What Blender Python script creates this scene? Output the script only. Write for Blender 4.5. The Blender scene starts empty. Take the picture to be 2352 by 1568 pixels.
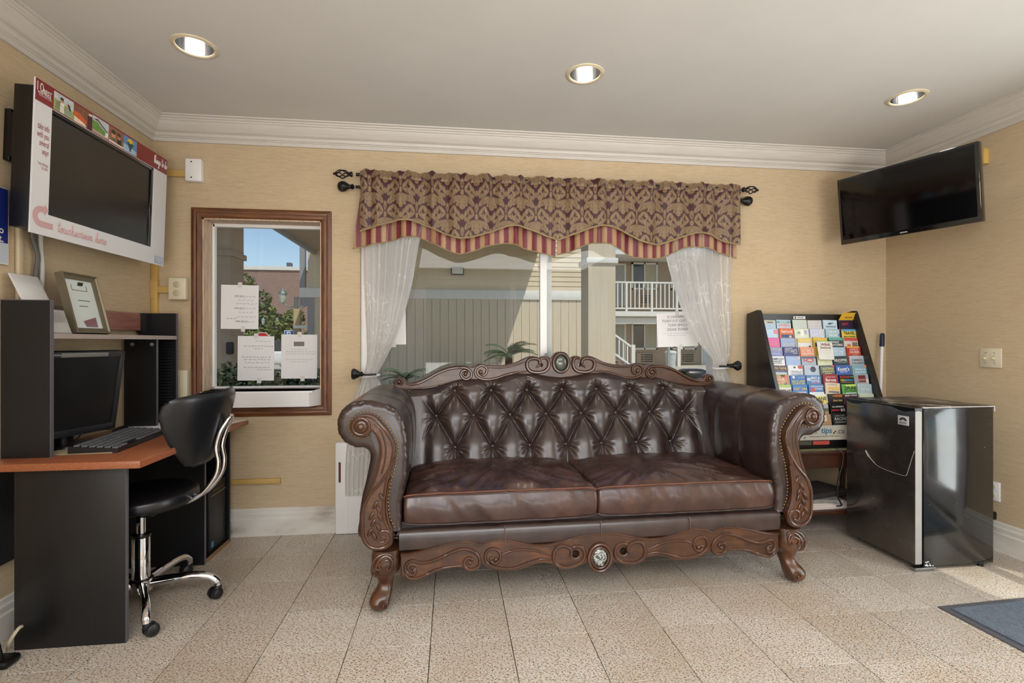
import bpy, bmesh, math, random
import numpy as np
from mathutils import Vector, Matrix
random.seed(7)
SC = bpy.context.scene
COL = SC.collection
PI = math.pi
# ---------------------------------------------------------------- camera, sky, sun, big lights, exposure
cd = bpy.data.cameras.new('camera'); cam = bpy.data.objects.new('camera', cd); COL.objects.link(cam)
cam.location = (0, 0, 1.145); cam.rotation_euler = (PI/2, 0, -0.1201)
cd.sensor_fit = 'HORIZONTAL'; cd.sensor_width = 36; cd.lens = 1138.78/2352*36
cd.clip_start = 0.02; cd.clip_end = 300
SC.camera = cam
w = bpy.data.worlds.new('sky'); SC.world = w; w.use_nodes = True
wn = w.node_tree.nodes; wl = w.node_tree.links
sky = wn.new('ShaderNodeTexSky'); sky.sky_type = 'NISHITA'; sky.sun_disc = False
sky.sun_elevation = math.radians(55); sky.sun_rotation = math.radians(150); sky.air_density = 1.0; sky.dust_density = 0.6; sky.ozone_density = 1.0
wl.new(sky.outputs[0], wn['Background'].inputs[0]); wn['Background'].inputs[1].default_value = 0.15
sd = bpy.data.lights.new('sun', 'SUN'); sd.energy = 3.5; sd.angle = math.radians(0.6); sd.color = (1, .95, .86)
sun = bpy.data.objects.new('sun', sd); COL.objects.link(sun)
sun.rotation_euler = Vector((.338, -.6, 1.0)).to_track_quat('Z', 'Y').to_euler()
def area(name, loc, target, sx, sy, power, col):
    d = bpy.data.lights.new(name, 'AREA'); d.shape = 'RECTANGLE'; d.size = sx; d.size_y = sy; d.energy = power; d.color = col
    o = bpy.data.objects.new(name, d); COL.objects.link(o); o.location = loc
    o.rotation_euler = (Vector(loc)-Vector(target)).to_track_quat('Z', 'Y').to_euler()
    return o
# daylight: the glass entrance door on the right wall, the open glazed front behind the camera;
# the other three lamps are unseen fills, added to brighten the room
area('door_daylight', (3.35, 1.30, 1.10), (0, 1.0, .9), 1.3, 2.0, 60, (.97, .985, 1))
fd = area('front_daylight', (.9, -2.95, 2.3), (.6, -.6, 0), 4.4, 1.6, 80, (.97, .98, 1)); fd.data.spread = math.radians(75)
pv = area('ceiling_uplight_fill', (.9, -3.3, .15), (.7, -.2, 2.4), 4.4, 1.4, 150, (1, .985, .97)); pv.data.spread = math.radians(80)  # unseen fill lamp aimed upwards, added to brighten the ceiling
area('overhead_fill', (.5, -1.15, 2.41), (.5, -1.15, 0), 3.6, 2.2, 150, (.98, .98, 1))  # no fixture is built here; lamp added to light floor and sofa
lw_ = area('left_side_fill', (-1.66, -1.2, 1.45), (1.5, 1.2, .9), 1.8, 1.5, 60, (.97, .985, 1)); lw_.data.spread = math.radians(120)  # this wall has no window; lamp added to lift the right wall
SC.view_settings.view_transform = 'Standard'; SC.view_settings.look = 'None'
SC.view_settings.gamma = 1; SC.view_settings.use_curve_mapping = False
SC.view_settings.exposure = -0.17
SC.cycles.use_denoising = True
SC.cycles.max_bounces = 10; SC.cycles.diffuse_bounces = 5; SC.cycles.glossy_bounces = 5
SC.cycles.transparent_max_bounces = 16; SC.cycles.transmission_bounces = 6
SC.cycles.sample_clamp_indirect = 6; SC.cycles.caustics_reflective = False; SC.cycles.caustics_refractive = False
# ---------------------------------------------------------------- helpers
def L(h):
    h = h.lstrip('#'); r = []
    for i in (0, 2, 4):
        c = int(h[i:i+2], 16)/255
        r.append(c/12.92 if c <= .04045 else ((c+.055)/1.055)**2.4)
    return tuple(r)+(1,)
class NT:
    def __init__(s, name):
        s.m = bpy.data.materials.new(name); s.m.use_nodes = True
        s.n = s.m.node_tree.nodes; s.l = s.m.node_tree.links; s.b = s.n['Principled BSDF']; s.out = s.n['Material Output']
    def new(s, t, **k):
        n = s.n.new(t)
        for a, v in k.items():
            if a in n.inputs: n.inputs[a].default_value = v
            else: setattr(n, a, v)
        return n
    def link(s, a, b): s.l.new(a, b)
    def coord(s, kind='Object', scale=(1, 1, 1), rot=(0, 0, 0)):
        tc = s.new('ShaderNodeTexCoord'); mp = s.new('ShaderNodeMapping')
        mp.inputs['Scale'].default_value = scale; mp.inputs['Rotation'].default_value = rot
        s.link(tc.outputs[kind], mp.inputs['Vector']); return mp.outputs[0]
    def noise(s, vec, scale, detail=3, rough=.55):
        n = s.new('ShaderNodeTexNoise'); n.inputs['Scale'].default_value = scale; n.inputs['Detail'].default_value = detail
        n.inputs['Roughness'].default_value = rough
        if vec is not None: s.link(vec, n.inputs['Vector'])
        return n.outputs['Fac']
    def ramp(s, fac, stops, interp='LINEAR'):
        r = s.new('ShaderNodeValToRGB'); r.color_ramp.interpolation = interp; e = r.color_ramp.elements
        while len(e) < len(stops): e.new(.5)
        for i, (p, c) in enumerate(stops): e[i].position = p; e[i].color = c if len(c) == 4 else tuple(c)+(1,)
        s.link(fac, r.inputs[0]); return r.outputs[0]
    def mix(s, fac, a, b, mode='MIX'):
        n = s.new('ShaderNodeMix'); n.data_type = 'RGBA'; n.blend_type = mode
        for v, i in ((fac, 0), (a, 6), (b, 7)):
            if hasattr(v, 'links'): s.link(v, n.inputs[i])
            else: n.inputs[i].default_value = v
        return n.outputs[2]
    def bump(s, h, strength=.2, dist=.002, normal=None):
        n = s.new('ShaderNodeBump'); n.inputs['Strength'].default_value = strength; n.inputs['Distance'].default_value = dist
        s.link(h, n.inputs['Height'])
        if normal is not None: s.link(normal, n.inputs['Normal'])
        s.link(n.outputs[0], s.b.inputs['Normal']); return n.outputs[0]
    def set(s, **k):
        mp = dict(col='Base Color', rough='Roughness', metal='Metallic', spec='Specular IOR Level', coat='Coat Weight', coatr='Coat Roughness', ior='IOR', trans='Transmission Weight', alpha='Alpha', sheen='Sheen Weight', emit='Emission Color', es='Emission Strength')
        for a, v in k.items():
            i = s.b.inputs[mp[a]]
            if hasattr(v, 'links'): s.link(v, i)
            else: i.default_value = v
_mc = {}
def pm(name, col, rough=.5, metal=0., var=.08, vs=6., bump=0., bs=80., coat=0., spec=.5, stretch=(1, 1, 1)):
    """plain procedural material: base colour with a soft noise variation and fine relief"""
    if name in _mc: return _mc[name]
    t = NT(name); c = L(col) if isinstance(col, str) else tuple(col)
    v = t.coord('Object', stretch)
    f = t.noise(v, vs, 4)
    lo = tuple(x*(1-var) for x in c[:3])+(1,); hi = tuple(min(1, x*(1+var)) for x in c[:3])+(1,)
    t.set(col=t.ramp(f, [(.3, lo), (.7, hi)]), rough=rough, metal=metal, coat=coat, spec=spec)
    if bump: t.bump(t.noise(v, bs, 2), bump, .001)
    _mc[name] = t.m; return t.m
def emit(name, col, strength):
    t = NT(name); t.set(col=(0, 0, 0, 1), emit=L(col), es=strength); return t.m
def tag(o, label=None, cat=None, group=None, kind=None):
    if label: o['label'] = label
    if cat: o['category'] = cat
    if group: o['group'] = group
    if kind: o['kind'] = kind
    return o
def thing(name, label, cat, loc=(0, 0, 0), rz=0, group=None):
    o = bpy.data.objects.new(name, None); COL.objects.link(o); o.location = loc; o.rotation_euler = (0, 0, rz); o.empty_display_size = .1
    return tag(o, label, cat, group)
def link(name, me, m, parent=None, M=None):
    o = bpy.data.objects.new(name, me); COL.objects.link(o)
    if m is not None and not me.materials: me.materials.append(m)
    if parent is not None: o.parent = parent
    if M is not None: o.matrix_local = M
    return o
def finish(me, smooth=40):
    if smooth:
        me.polygons.foreach_set('use_smooth', [True]*len(me.polygons))
        me.set_sharp_from_angle(angle=math.radians(smooth))
    me.update()
def dup(root, loc=None, rz=None, label=None, group=None):
    r = root.copy(); COL.objects.link(r)
    if loc is not None: r.location = loc
    if rz is not None: r.rotation_euler = (0, 0, rz)
    if label: r['label'] = label
    if group: r['group'] = group
    for ch in list(root.children):
        c = ch.copy(); COL.objects.link(c); c.parent = r
        for g in list(ch.children):
            d = g.copy(); COL.objects.link(d); d.parent = c
    return r
class MB:
    def __init__(s): s.v = []; s.f = []
    def add(s, vs, fs, M=None):
        k = len(s.v)
        if M is not None: vs = [tuple(M @ Vector(p)) for p in vs]
        s.v += [tuple(p) for p in vs]; s.f += [tuple(i+k for i in f) for f in fs]; return s
    def box(s, x0, x1, y0, y1, z0, z1, M=None):
        return s.add([(x0, y0, z0), (x1, y0, z0), (x1, y1, z0), (x0, y1, z0), (x0, y0, z1), (x1, y0, z1), (x1, y1, z1), (x0, y1, z1)],
                     [(0, 3, 2, 1), (4, 5, 6, 7), (0, 1, 5, 4), (1, 2, 6, 5), (2, 3, 7, 6), (3, 0, 4, 7)], M)
    def rbox(s, x0, x1, y0, y1, z0, z1, b=.005, seg=2, M=None):
        bm = bmesh.new(); bmesh.ops.create_cube(bm, size=1)
        for v in bm.verts: v.co = Vector(((x0+x1)/2+v.co.x*(x1-x0), (y0+y1)/2+v.co.y*(y1-y0), (z0+z1)/2+v.co.z*(z1-z0)))
        b = min(b, .49*min(abs(x1-x0), abs(y1-y0), abs(z1-z0)))
        bmesh.ops.bevel(bm, geom=bm.edges[:], offset=b, segments=seg, profile=.5, affect='EDGES', clamp_overlap=True)
        bm.verts.index_update()
        s.add([v.co[:] for v in bm.verts], [[v.index for v in f.verts] for f in bm.faces], M); bm.free(); return s
    def tube(s, pts, r, n=8, caps=True, sy=1., M=None, closed=False, up=None):
        """tube along a path; r is one radius or one per point; sy flattens it along the world y axis"""
        P = [Vector(p) for p in pts]; m = len(P)
        R = [r]*m if not hasattr(r, '__len__') else r
        vs = []; fs = []; prev = None
        for i in range(m):
            a = P[i-1] if (i or closed) else P[i]; b = P[(i+1) % m] if (i < m-1 or closed) else P[i]
            t = (b-a)
            t = t.normalized() if t.length > 1e-9 else Vector((0, 0, 1))
            if prev is None:
                u = Vector(up) if up else (Vector((0, 1, 0)) if abs(t.y) < .9 else Vector((1, 0, 0)))
            else: u = prev
            u = (u-t*u.dot(t)).normalized(); prev = u; q = t.cross(u)
            for j in range(n):
                an = 2*PI*j/n; d = (u*math.cos(an)+q*math.sin(an))*R[i]
                vs.append((P[i].x+d.x, P[i].y+d.y*sy, P[i].z+d.z))
        rng = m if closed else m-1
        for i in range(rng):
            for j in range(n):
                a = i*n+j; b = i*n+(j+1) % n; c = ((i+1) % m)*n+(j+1) % n; d = ((i+1) % m)*n+j
                fs.append((a, d, c, b))
        if caps and not closed:
            fs.append(tuple(range(n))); fs.append(tuple((m-1)*n+j for j in reversed(range(n))))
        return s.add(vs, fs, M)
    def cyl(s, p, q, r, n=16, r2=None, M=None): return s.tube([p, q], [r, r if r2 is None else r2], n, M=M)
    def lathe(s, prof, n=24, M=None, a0=0, a1=2*PI):
        """profile of (radius, height) turned about z"""
        vs = []; fs = []; m = len(prof); full = abs(a1-a0-2*PI) < 1e-6; k = n if full else n+1
        for i in range(k):
            a = a0+(a1-a0)*i/n
            for (r, z) in prof: vs.append((r*math.cos(a), r*math.sin(a), z))
        for i in range(n):
            for j in range(m-1):
                a = i*m+j; b = ((i+1) % k)*m+j
                fs.append((a, b, b+1, a+1))
        return s.add(vs, fs, M)
    def sphere(s, c, r, n=10, M=None):
        rx, ry, rz = r if hasattr(r, '__len__') else (r, r, r); h = max(4, n//2+1)
        T = Matrix.Translation(c) @ Matrix.Diagonal((rx, ry, rz, 1))
        return s.lathe([(math.sin(PI*i/h), -math.cos(PI*i/h)) for i in range(h+1)], n, T if M is None else M @ T)
    def grid(s, fn, nu, nv, M=None, wrap=False):
        vs = [fn(i/nu, j/nv) for j in range(nv+1) for i in range(nu+1)]
        fs = [(j*(nu+1)+i, j*(nu+1)+i+1, (j+1)*(nu+1)+i+1, (j+1)*(nu+1)+i) for j in range(nv) for i in range(nu)]
        return s.add(vs, fs, M)
    def prism(s, pts, a, b, plane='xz', M=None):
        """convex or simple outline extruded between two values of the third axis"""
        n = len(pts)
        def P(p, t): return {'xz': (p[0], t, p[1]), 'xy': (p[0], p[1], t), 'yz': (t, p[0], p[1])}[plane]
        return s.add([P(p, a) for p in pts]+[P(p, b) for p in pts],
                     [tuple(range(n)), tuple(reversed(range(n, 2*n)))]+[(i, n+i, n+(i+1) % n, (i+1) % n) for i in range(n)], M)
    def mesh(s, name, smooth=40):
        me = bpy.data.meshes.new(name); me.from_pydata(s.v, [], s.f)
        bm = bmesh.new(); bm.from_mesh(me); bmesh.ops.recalc_face_normals(bm, faces=bm.faces[:]); bm.to_mesh(me); bm.free()
        finish(me, smooth); return me
    def build(s, name, m, parent=None, smooth=40, M=None): return link(name, s.mesh(name, smooth), m, parent, M)
def box(name, m, x0, x1, y0, y1, z0, z1, parent=None, b=0, seg=2):
    q = MB()
    q.rbox(x0, x1, y0, y1, z0, z1, b, seg) if b else q.box(x0, x1, y0, y1, z0, z1)
    return q.build(name, m, parent)
def struct(o): o['kind'] = 'structure'; return o
def smoothpath(pts, n=6, closed=False):
    """Catmull-Rom through the points"""
    P = [np.array(p, float) for p in pts]; m = len(P); out = []
    for i in range(m if closed else m-1):
        p0 = P[i-1] if (i or closed) else P[i]; p1 = P[i]; p2 = P[(i+1) % m]; p3 = P[(i+2) % m] if (i < m-2 or closed) else P[(i+1) % m]
        for k in range(n):
            t = k/n
            out.append(tuple(.5*((2*p1)+(-p0+p2)*t+(2*p0-5*p1+4*p2-p3)*t*t+(-p0+3*p1-3*p2+p3)*t**3)))
    if not closed: out.append(tuple(P[-1]))
    return out
def board(name, loops, depth, bevel, m, parent=None, M=None, res=2):
    """flat board with rounded edges (2D outlines, holes allowed) lying in its local xy, thickness along z"""
    cu = bpy.data.curves.new(name, 'CURVE'); cu.dimensions = '2D'; cu.fill_mode = 'BOTH'
    cu.extrude = max(depth/2-bevel, 0); cu.bevel_depth = bevel; cu.bevel_resolution = res; cu.offset = -bevel
    for lp in loops:
        sp = cu.splines.new('POLY'); sp.points.add(len(lp)-1)
        for i, p in enumerate(lp): sp.points[i].co = (p[0], p[1], 0, 1)
        sp.use_cyclic_u = True
    ob = bpy.data.objects.new(name, cu); me = bpy.data.meshes.new_from_object(ob)
    bpy.data.objects.remove(ob); bpy.data.curves.remove(cu); me.name = name; finish(me, 50)
    return link(name, me, m, parent, M)
def frame(o, x, y):
    """matrix with origin o, local x along x, local y along y"""
    x = Vector(x).normalized(); y = Vector(y); z = x.cross(y).normalized(); y = z.cross(x)
    return Matrix(((x.x, y.x, z.x, o[0]), (x.y, y.y, z.y, o[1]), (x.z, y.z, z.z, o[2]), (0, 0, 0, 1)))
def text_mesh(body, w=None, h=None, align='CENTER', bold=0., shear=0., depth=.0, space=1.):
    cu = bpy.data.curves.new('t', 'FONT'); cu.body = body; cu.size = 1; cu.align_x = align; cu.align_y = 'CENTER'; cu.offset = bold; cu.shear = shear
    cu.extrude = depth; cu.resolution_u = 3; cu.space_line = .85; cu.space_character = space
    ob = bpy.data.objects.new('t', cu); me = bpy.data.meshes.new_from_object(ob); bpy.data.objects.remove(ob); bpy.data.curves.remove(cu)
    n = len(me.vertices); co = np.empty(n*3, 'f'); me.vertices.foreach_get('co', co); co = co.reshape(-1, 3)
    mn, mx = co.min(0), co.max(0); sz = mx-mn; sz[sz < 1e-6] = 1
    if align == 'CENTER': co[:, 0] -= (mn[0]+mx[0])/2
    elif align == 'LEFT': co[:, 0] -= mn[0]
    else: co[:, 0] -= mx[0]
    co[:, 1] -= (mn[1]+mx[1])/2
    sx = w/sz[0] if w else None; sy = h/sz[1] if h else None
    if sx is None: sx = sy
    if sy is None: sy = sx
    co[:, 0] *= sx; co[:, 1] *= sy
    me.vertices.foreach_set('co', co.reshape(-1)); me.update(); me.name = 'lettering'
    return me
def text(body, m, parent, M, w=None, h=None, name='lettering', **k): return link(name, text_mesh(body, w, h, **k), m, parent, M)
# ---------------------------------------------------------------- materials of the room
XL, XR, YB, ZC = -1.7176, 2.9746, 3.0903, 2.425
def wood(name, lo, hi, rough=.4, scale=(3, 3, 40), coat=.2, mid=None, bump=.05):
    t = NT(name); v = t.coord('Object', scale)
    f = t.noise(v, 3.0, 5, .6)
    st = [(.28, L(lo)), (.72, L(hi))] if mid is None else [(.25, L(lo)), (.5, L(mid)), (.75, L(hi))]
    t.set(col=t.ramp(f, st), rough=rough, coat=coat, coatr=.2)
    if bump: t.bump(f, bump, .001)
    return t.m
def wallpaper():
    t = NT('grasscloth_wallpaper')
    v = t.coord('Object', (16, 16, 250)); a = t.noise(v, 1.0, 3, .6)
    v2 = t.coord('Object', (40, 40, 600)); b = t.noise(v2, 1.0, 2)
    v3 = t.coord('Object', (.7, .7, .9)); c = t.noise(v3, 1.6, 3)
    base = t.ramp(a, [(.25, L('a8957a')), (.5, L('bfab8b')), (.75, L('ccb99c'))])
    base = t.mix(.22, base, t.ramp(b, [(.3, L('977f62')), (.7, L('d4c3a8'))]))
    base = t.mix(.35, base, t.ramp(c, [(.35, L('b59f80')), (.65, L('c4b294'))]))
    t.set(col=base, rough=.75, spec=.25); t.bump(a, .25, .0015); return t.m
def terrazzo():
    t = NT('speckled_stone_tile')
    g = t.new('ShaderNodeNewGeometry'); P = g.outputs['Position']
    mp = t.new('ShaderNodeMapping'); mp.inputs['Rotation'].default_value = (0, 0, .5); mp.inputs['Scale'].default_value = (1, 1.5, 1); t.link(P, mp.inputs[0])
    q = mp.outputs[0]
    oi = t.new('ShaderNodeObjectInfo')
    base = t.ramp(oi.outputs['Random'], [(0, L('b6ada1')), (.35, L('c5bcb0')), (.7, L('beb5a9')), (1, L('cac3b8'))])
    big = t.noise(P, 2.2, 3); base = t.mix(t.ramp(big, [(.5, (0, 0, 0)), (.72, (.45,)*3)]), base, L('b0977a'))
    n2 = t.noise(q, 95, 2); base = t.mix(t.ramp(n2, [(.53, (0, 0, 0)), (.64, (.85,)*3)]), base, L('9c7c56'))
    n1 = t.noise(q, 150, 2); base = t.mix(t.ramp(n1, [(.565, (0, 0, 0)), (.62, (1.,)*3)]), base, L('3e352c'))
    n3 = t.noise(q, 120, 1); base = t.mix(t.ramp(n3, [(.62, (0, 0, 0)), (.7, (.6,)*3)]), base, L('e4ded4'))
    mk = t.noise(P, 1.4, 4); base = t.mix(t.ramp(mk, [(.45, (0, 0, 0)), (.75, (.35,)*3)]), base, L('8e7a60'))
    t.set(col=base, rough=t.ramp(mk, [(.3, (.2,)*3), (.7, (.42,)*3)]), spec=.45); return t.m
M_wall = wallpaper(); M_tile = terrazzo()
M_ceil = pm('ceiling_paint', 'c9c8c4', .9, var=.02, vs=3, bump=.25, bs=220, spec=.2)
M_grout = pm('dark_grout', '15120e', .9)
M_crown = wood('painted_moulding', 'bcb6ae', 'c7c2bb', .5, (2, 2, 30), 0, bump=.03)
def worn_white():
    t = NT('scuffed_white_paint'); v = t.coord('Object', (2, 2, 5)); f = t.noise(v, 1.6, 4, .6)
    t.set(col=t.ramp(f, [(.28, L('a39a8d')), (.44, L('c9c3b9')), (.7, L('d6d2ca'))]), rough=.5); return t.m
M_base = worn_white()
M_white = pm('white_vinyl', 'e4e3e2', .35, var=.03)
M_oak = wood('oak_casing', '42230f', '7a4a26', .4, (30, 30, 3), .15, bump=.15)
M_oakh = wood('oak_casing_head', '42230f', '7a4a26', .4, (3, 30, 30), .15, bump=.15)
M_oakl = wood('pale_oak_jamb', '9d7f62', 'd8c2ab', .5, (30, 30, 3), 0)
M_yel = pm('yellow_raceway', 'c2a05a', .5, var=.06)
M_beige = pm('beige_plastic', 'c4b699', .4, var=.04)
M_ivory = pm('ivory_plate', 'cfc5ac', .35, var=.03)
M_black = pm('black_plastic', '0b0b0d', .35, var=.2)
M_dark = pm('dark_plastic', '1a1b1e', .45, var=.15)
M_iron = pm('black_iron', '0d0c0d', .4, metal=.3, var=.2)
M_chrome = pm('chrome', 'd8d8da', .07, metal=1., var=.03, vs=3)
M_steel = pm('satin_steel', 'a9a9a8', .3, metal=1., var=.06, stretch=(1, 1, 30))
def glass_pane():
    t = NT('window_glass'); tr = t.new('ShaderNodeBsdfTransparent'); tr.inputs[0].default_value = (.96, .98, .97, 1)
    gl = t.new('ShaderNodeBsdfGlossy'); gl.inputs['Roughness'].default_value = .02
    f = t.noise(t.coord('Object'), 3, 3)
    lw = t.new('ShaderNodeLayerWeight'); lw.inputs[0].default_value = .5
    pw = t.new('ShaderNodeMath', operation='POWER'); pw.inputs[1].default_value = 5; t.link(lw.outputs['Facing'], pw.inputs[0])
    ml = t.new('ShaderNodeMath', operation='MULTIPLY_ADD'); ml.inputs[1].default_value = .5; ml.inputs[2].default_value = .022; t.link(pw.outputs[0], ml.inputs[0])
    mx = t.new('ShaderNodeMixShader'); t.link(ml.outputs[0], mx.inputs[0]); t.link(tr.outputs[0], mx.inputs[1]); t.link(gl.outputs[0], mx.inputs[2])
    t.link(mx.outputs[0], t.out.inputs[0]); return t.m
M_glass = glass_pane()
# ---------------------------------------------------------------- floor: one tile each where the photograph shows them
fl = struct(box('floor', M_grout, XL-.2, XR+.2, -2.7, YB+.15, -.08, -.0118))
q = MB(); q.rbox(-.1512, .1512, -.1451, .1451, -.012, 0, .0006, 1); tile_me = q.mesh('tile'); tile_me.materials.append(M_tile)
TX, TY, OX, OY = .3052, .293, -.9972, 2.7804
nt = 0
for j in range(-1, 13):
    for i in range(-3, 14):
        cx, cy = OX+(i+.5)*TX, OY-(j+.5)*TY
        x0, x1 = max(cx-.1514, XL), min(cx+.1514, XR); y0, y1 = cy-.1453, min(cy+.1453, YB)
        if x1-x0 < .02 or y1-y0 < .02: continue
        if x1-x0 > .302 and y1-y0 > .29: link('tile', tile_me, None, fl, Matrix.Translation((cx, cy, 0)))
        else: box('tile', M_tile, x0, x1, y0, y1, -.012, 0, fl, .0006, 1)
        nt += 1
yy = OY-13*TY
rest = MB()
for j in range(5):
    for i in range(-3, 14):
        cx = OX+(i+.5)*TX; rest.box(max(cx-.1514, XL), min(cx+.1514, XR), yy-(j+1)*TY+.001, yy-j*TY-.001, -.012, 0)
rest = rest.build('tile_rows_by_entrance', M_tile, fl); rest['kind'] = 'stuff'
# ---------------------------------------------------------------- walls
def wall_xz(name, xs, zs, holes, y0, y1, m):
    q = MB()
    for i in range(len(xs)-1):
        for k in range(len(zs)-1):
            if (i, k) in holes: continue
            q.box(xs[i], xs[i+1], y0, y1, zs[k], zs[k+1])
    return struct(q.build(name, m))
W1 = (-1.446, -.777, .762, 1.866); W2 = (-.553, 1.765, .60, 2.02)
wall_xz('wall_back', [XL-.15, W1[0], W1[1], W2[0], W2[1], XR+.15], [0, W2[2], W1[2], W1[3], W2[3], ZC+.06],
        {(1, 2), (3, 1), (3, 2), (3, 3)}, YB, YB+.15, M_wall)
struct(box('wall_left', M_wall, XL-.15, XL, -2.6, YB, 0, ZC+.06))
DY0, DY1, DZ = .72, 1.84, 2.08
q = MB(); q.box(XR, XR+.15, DY1, YB, 0, ZC+.06); q.box(XR, XR+.15, -2.6, DY0, 0, ZC+.06); q.box(XR, XR+.15, DY0, DY1, DZ, ZC+.06); struct(q.build('wall_right', M_wall))
d1 = thing('door_1', None, None, (XR, 1.28, 0)); struct(d1)
q = MB(); q.rbox(XR-.016, XR, DY1, DY1+.085, 0, DZ+.085, .004); q.rbox(XR-.016, XR, DY0-.085, DY0, 0, DZ+.085, .004); q.rbox(XR-.016, XR, DY0, DY1, DZ, DZ+.085, .004)
q = q.build('door_casing', M_white, d1); q.matrix_parent_inverse = Matrix.Translation(-d1.location)
q = MB(); q.rbox(XR+.05, XR+.09, DY0+.01, DY0+.11, .01, DZ-.01, .004); q.rbox(XR+.05, XR+.09, DY1-.11, DY1-.01, .01, DZ-.01, .004); q.rbox(XR+.05, XR+.09, DY0+.11, DY1-.11, .01, .22, .004); q.rbox(XR+.05, XR+.09, DY0+.11, DY1-.11, DZ-.12, DZ-.01, .004); q.rbox(XR+.05, XR+.09, DY0+.11, DY1-.11, .95, 1.05, .004)
q = q.build('door_leaf', M_white, d1); q.matrix_parent_inverse = Matrix.Translation(-d1.location)
q = box('pane', M_glass, XR+.068, XR+.072, DY0+.10, DY1-.10, .2, DZ-.1, d1); q.matrix_parent_inverse = Matrix.Translation(-d1.location)
q = MB(); q.tube([(XR+.05, DY0+.06, .95), (XR+.01, DY0+.06, .97), (XR+.01, DY0+.06, 1.15), (XR+.05, DY0+.06, 1.17)], .010, 8); q = q.build('door_handle', M_steel, d1); q.matrix_parent_inverse = Matrix.Translation(-d1.location)
# entrance front behind the camera: low wall, posts, header and mullions round open glazing
wall_xz('wall_front', [XL-.15, -.55, -.47, 1.05, 1.15, 2.05, 2.13, XR-.08, XR+.15], [0, .12, 2.15, ZC+.06], {(1+1, 1), (4, 1), (6, 1)}, -2.7, -2.6, M_white)
# ceiling with three round cut-outs
LIGHTS = [(-1.108, 2.30), (.631, 2.313), (2.37, 2.335)]
circ = lambda x, y, r, n=40: [(x+r*math.cos(2*PI*i/n), y+r*math.sin(2*PI*i/n)) for i in range(n)]
ce = board('ceiling', [[(XL-.15, -2.7), (XR+.15, -2.7), (XR+.15, YB+.15), (XL-.15, YB+.15)]]+[circ(x, y, .074) for x, y in LIGHTS], .05, 0, M_ceil, None, Matrix.Translation((0, 0, ZC+.025))); struct(ce)
struct(box('roof_slab', M_ceil, XL-.15, XR+.15, -2.7, YB+.15, ZC+.25, ZC+.3))
# crown moulding, mitred at the corners: (projection, height)
CP = [(0, 2.301), (.012, 2.301), (.014, 2.320), (.020, 2.322), (.021, 2.326), (.028, 2.329), (.033, 2.343), (.036, 2.345), (.050, 2.350), (.066, 2.366), (.078, 2.390), (.080, 2.394), (.086, 2.396), (.088, 2.404), (.095, 2.407), (.097, 2.414), (.108, 2.417), (.110, 2.424), (0, 2.424)]
def crown(name, ends):
    n = len(CP); vs = [e(p)+(z,) for e in ends for p, z in CP]
    q = MB(); q.add(vs, [(i, (i+1) % n, n+(i+1) % n, n+i) for i in range(n)]+[tuple(range(n)), tuple(range(n, 2*n))])
    o = q.build(name, M_crown, None, 25); return struct(o)
crown('trim_1', [lambda p: (XL+p, -2.6), lambda p: (XL+p, YB-p)])
crown('trim_2', [lambda p: (XL+p, YB-p), lambda p: (XR-p, YB-p)])
crown('trim_3', [lambda p: (XR-p, -2.6), lambda p: (XR-p, YB-p)])
BP = [(0, 0), (.02, 0), (.02, .098), (.017, .103), (.013, .106), (.014, .128), (.011, .134), (.008, .136), (.007, .154), (.003, .159), (0, .159)]
def baseboard(name, f0, f1):
    n = len(BP); q = MB(); q.add([f0(p)+(z,) for p, z in BP]+[f1(p)+(z,) for p, z in BP], [(i, (i+1) % n, n+(i+1) % n, n+i) for i in range(n)]+[tuple(range(n)), tuple(range(n, 2*n))])
    return struct(q.build(name, M_base, None, 25))
baseboard('baseboard_back', lambda p: (XL+p, YB-p), lambda p: (XR-p, YB-p))
baseboard('baseboard_left', lambda p: (XL+p, -2.6), lambda p: (XL+p, YB-p))
baseboard('baseboard_right', lambda p: (XR-p, DY1+.085), lambda p: (XR-p, YB-p)); baseboard('baseboard_right_2', lambda p: (XR-p, -2.6), lambda p: (XR-p, DY0-.085))
# ---------------------------------------------------------------- small window with oak casing
w1 = thing('window_1', None, None, ((W1[0]+W1[1])/2, YB, W1[2])); struct(w1)
def W(o): o.matrix_parent_inverse = Matrix.Translation(-o.parent.location); return o
x0, x1, z0, z1 = W1
cw = .058
CAS = [(0, 0), (0, .012), (.008, .018), (.02, .02), (.03, .017), (.04, .019), (.05, .015), (cw, .012), (cw, 0)]   # (from opening, proud of wall)
def casing(name, a, b, dirn, m):
    """a, b: inner corner points; each mitred outwards by cw"""
    n = len(CAS); vs = []
    for (px, pz, ox, oz) in (a, b):
        for d, h in CAS: vs.append((px+ox*d, YB-h, pz+oz*d))
    q = MB(); q.add(vs, [(i, (i+1) % n, n+(i+1) % n, n+i) for i in range(n)]+[tuple(range(n)), tuple(range(n, 2*n))])
    W(q.build(name, m, w1, 25))
casing('casing', (x0, z0, -1, -1), (x0, z1, -1, 1), 0, M_oak); casing('casing', (x1, z0, 1, -1), (x1, z1, 1, 1), 0, M_oak)
casing('casing', (x0, z1, -1, 1), (x1, z1, 1, 1), 0, M_oakh); casing('casing', (x0, z0, -1, -1), (x1, z0, 1, -1), 0, M_oakh)
q = MB(); q.box(x0, x0+.008, YB-.004, YB+.10, z0, z1); q.box(x1-.008, x1, YB-.004, YB+.10, z0, z1); W(q.build('jamb', M_oakl, w1))
W(box('jamb', M_oakl, x0, x1, YB-.004, YB+.10, z1-.008, z1, w1))
q = MB()
gx0, gx1, gz0, gz1 = x0+.012, x1-.010, .868, z1-.012
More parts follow.
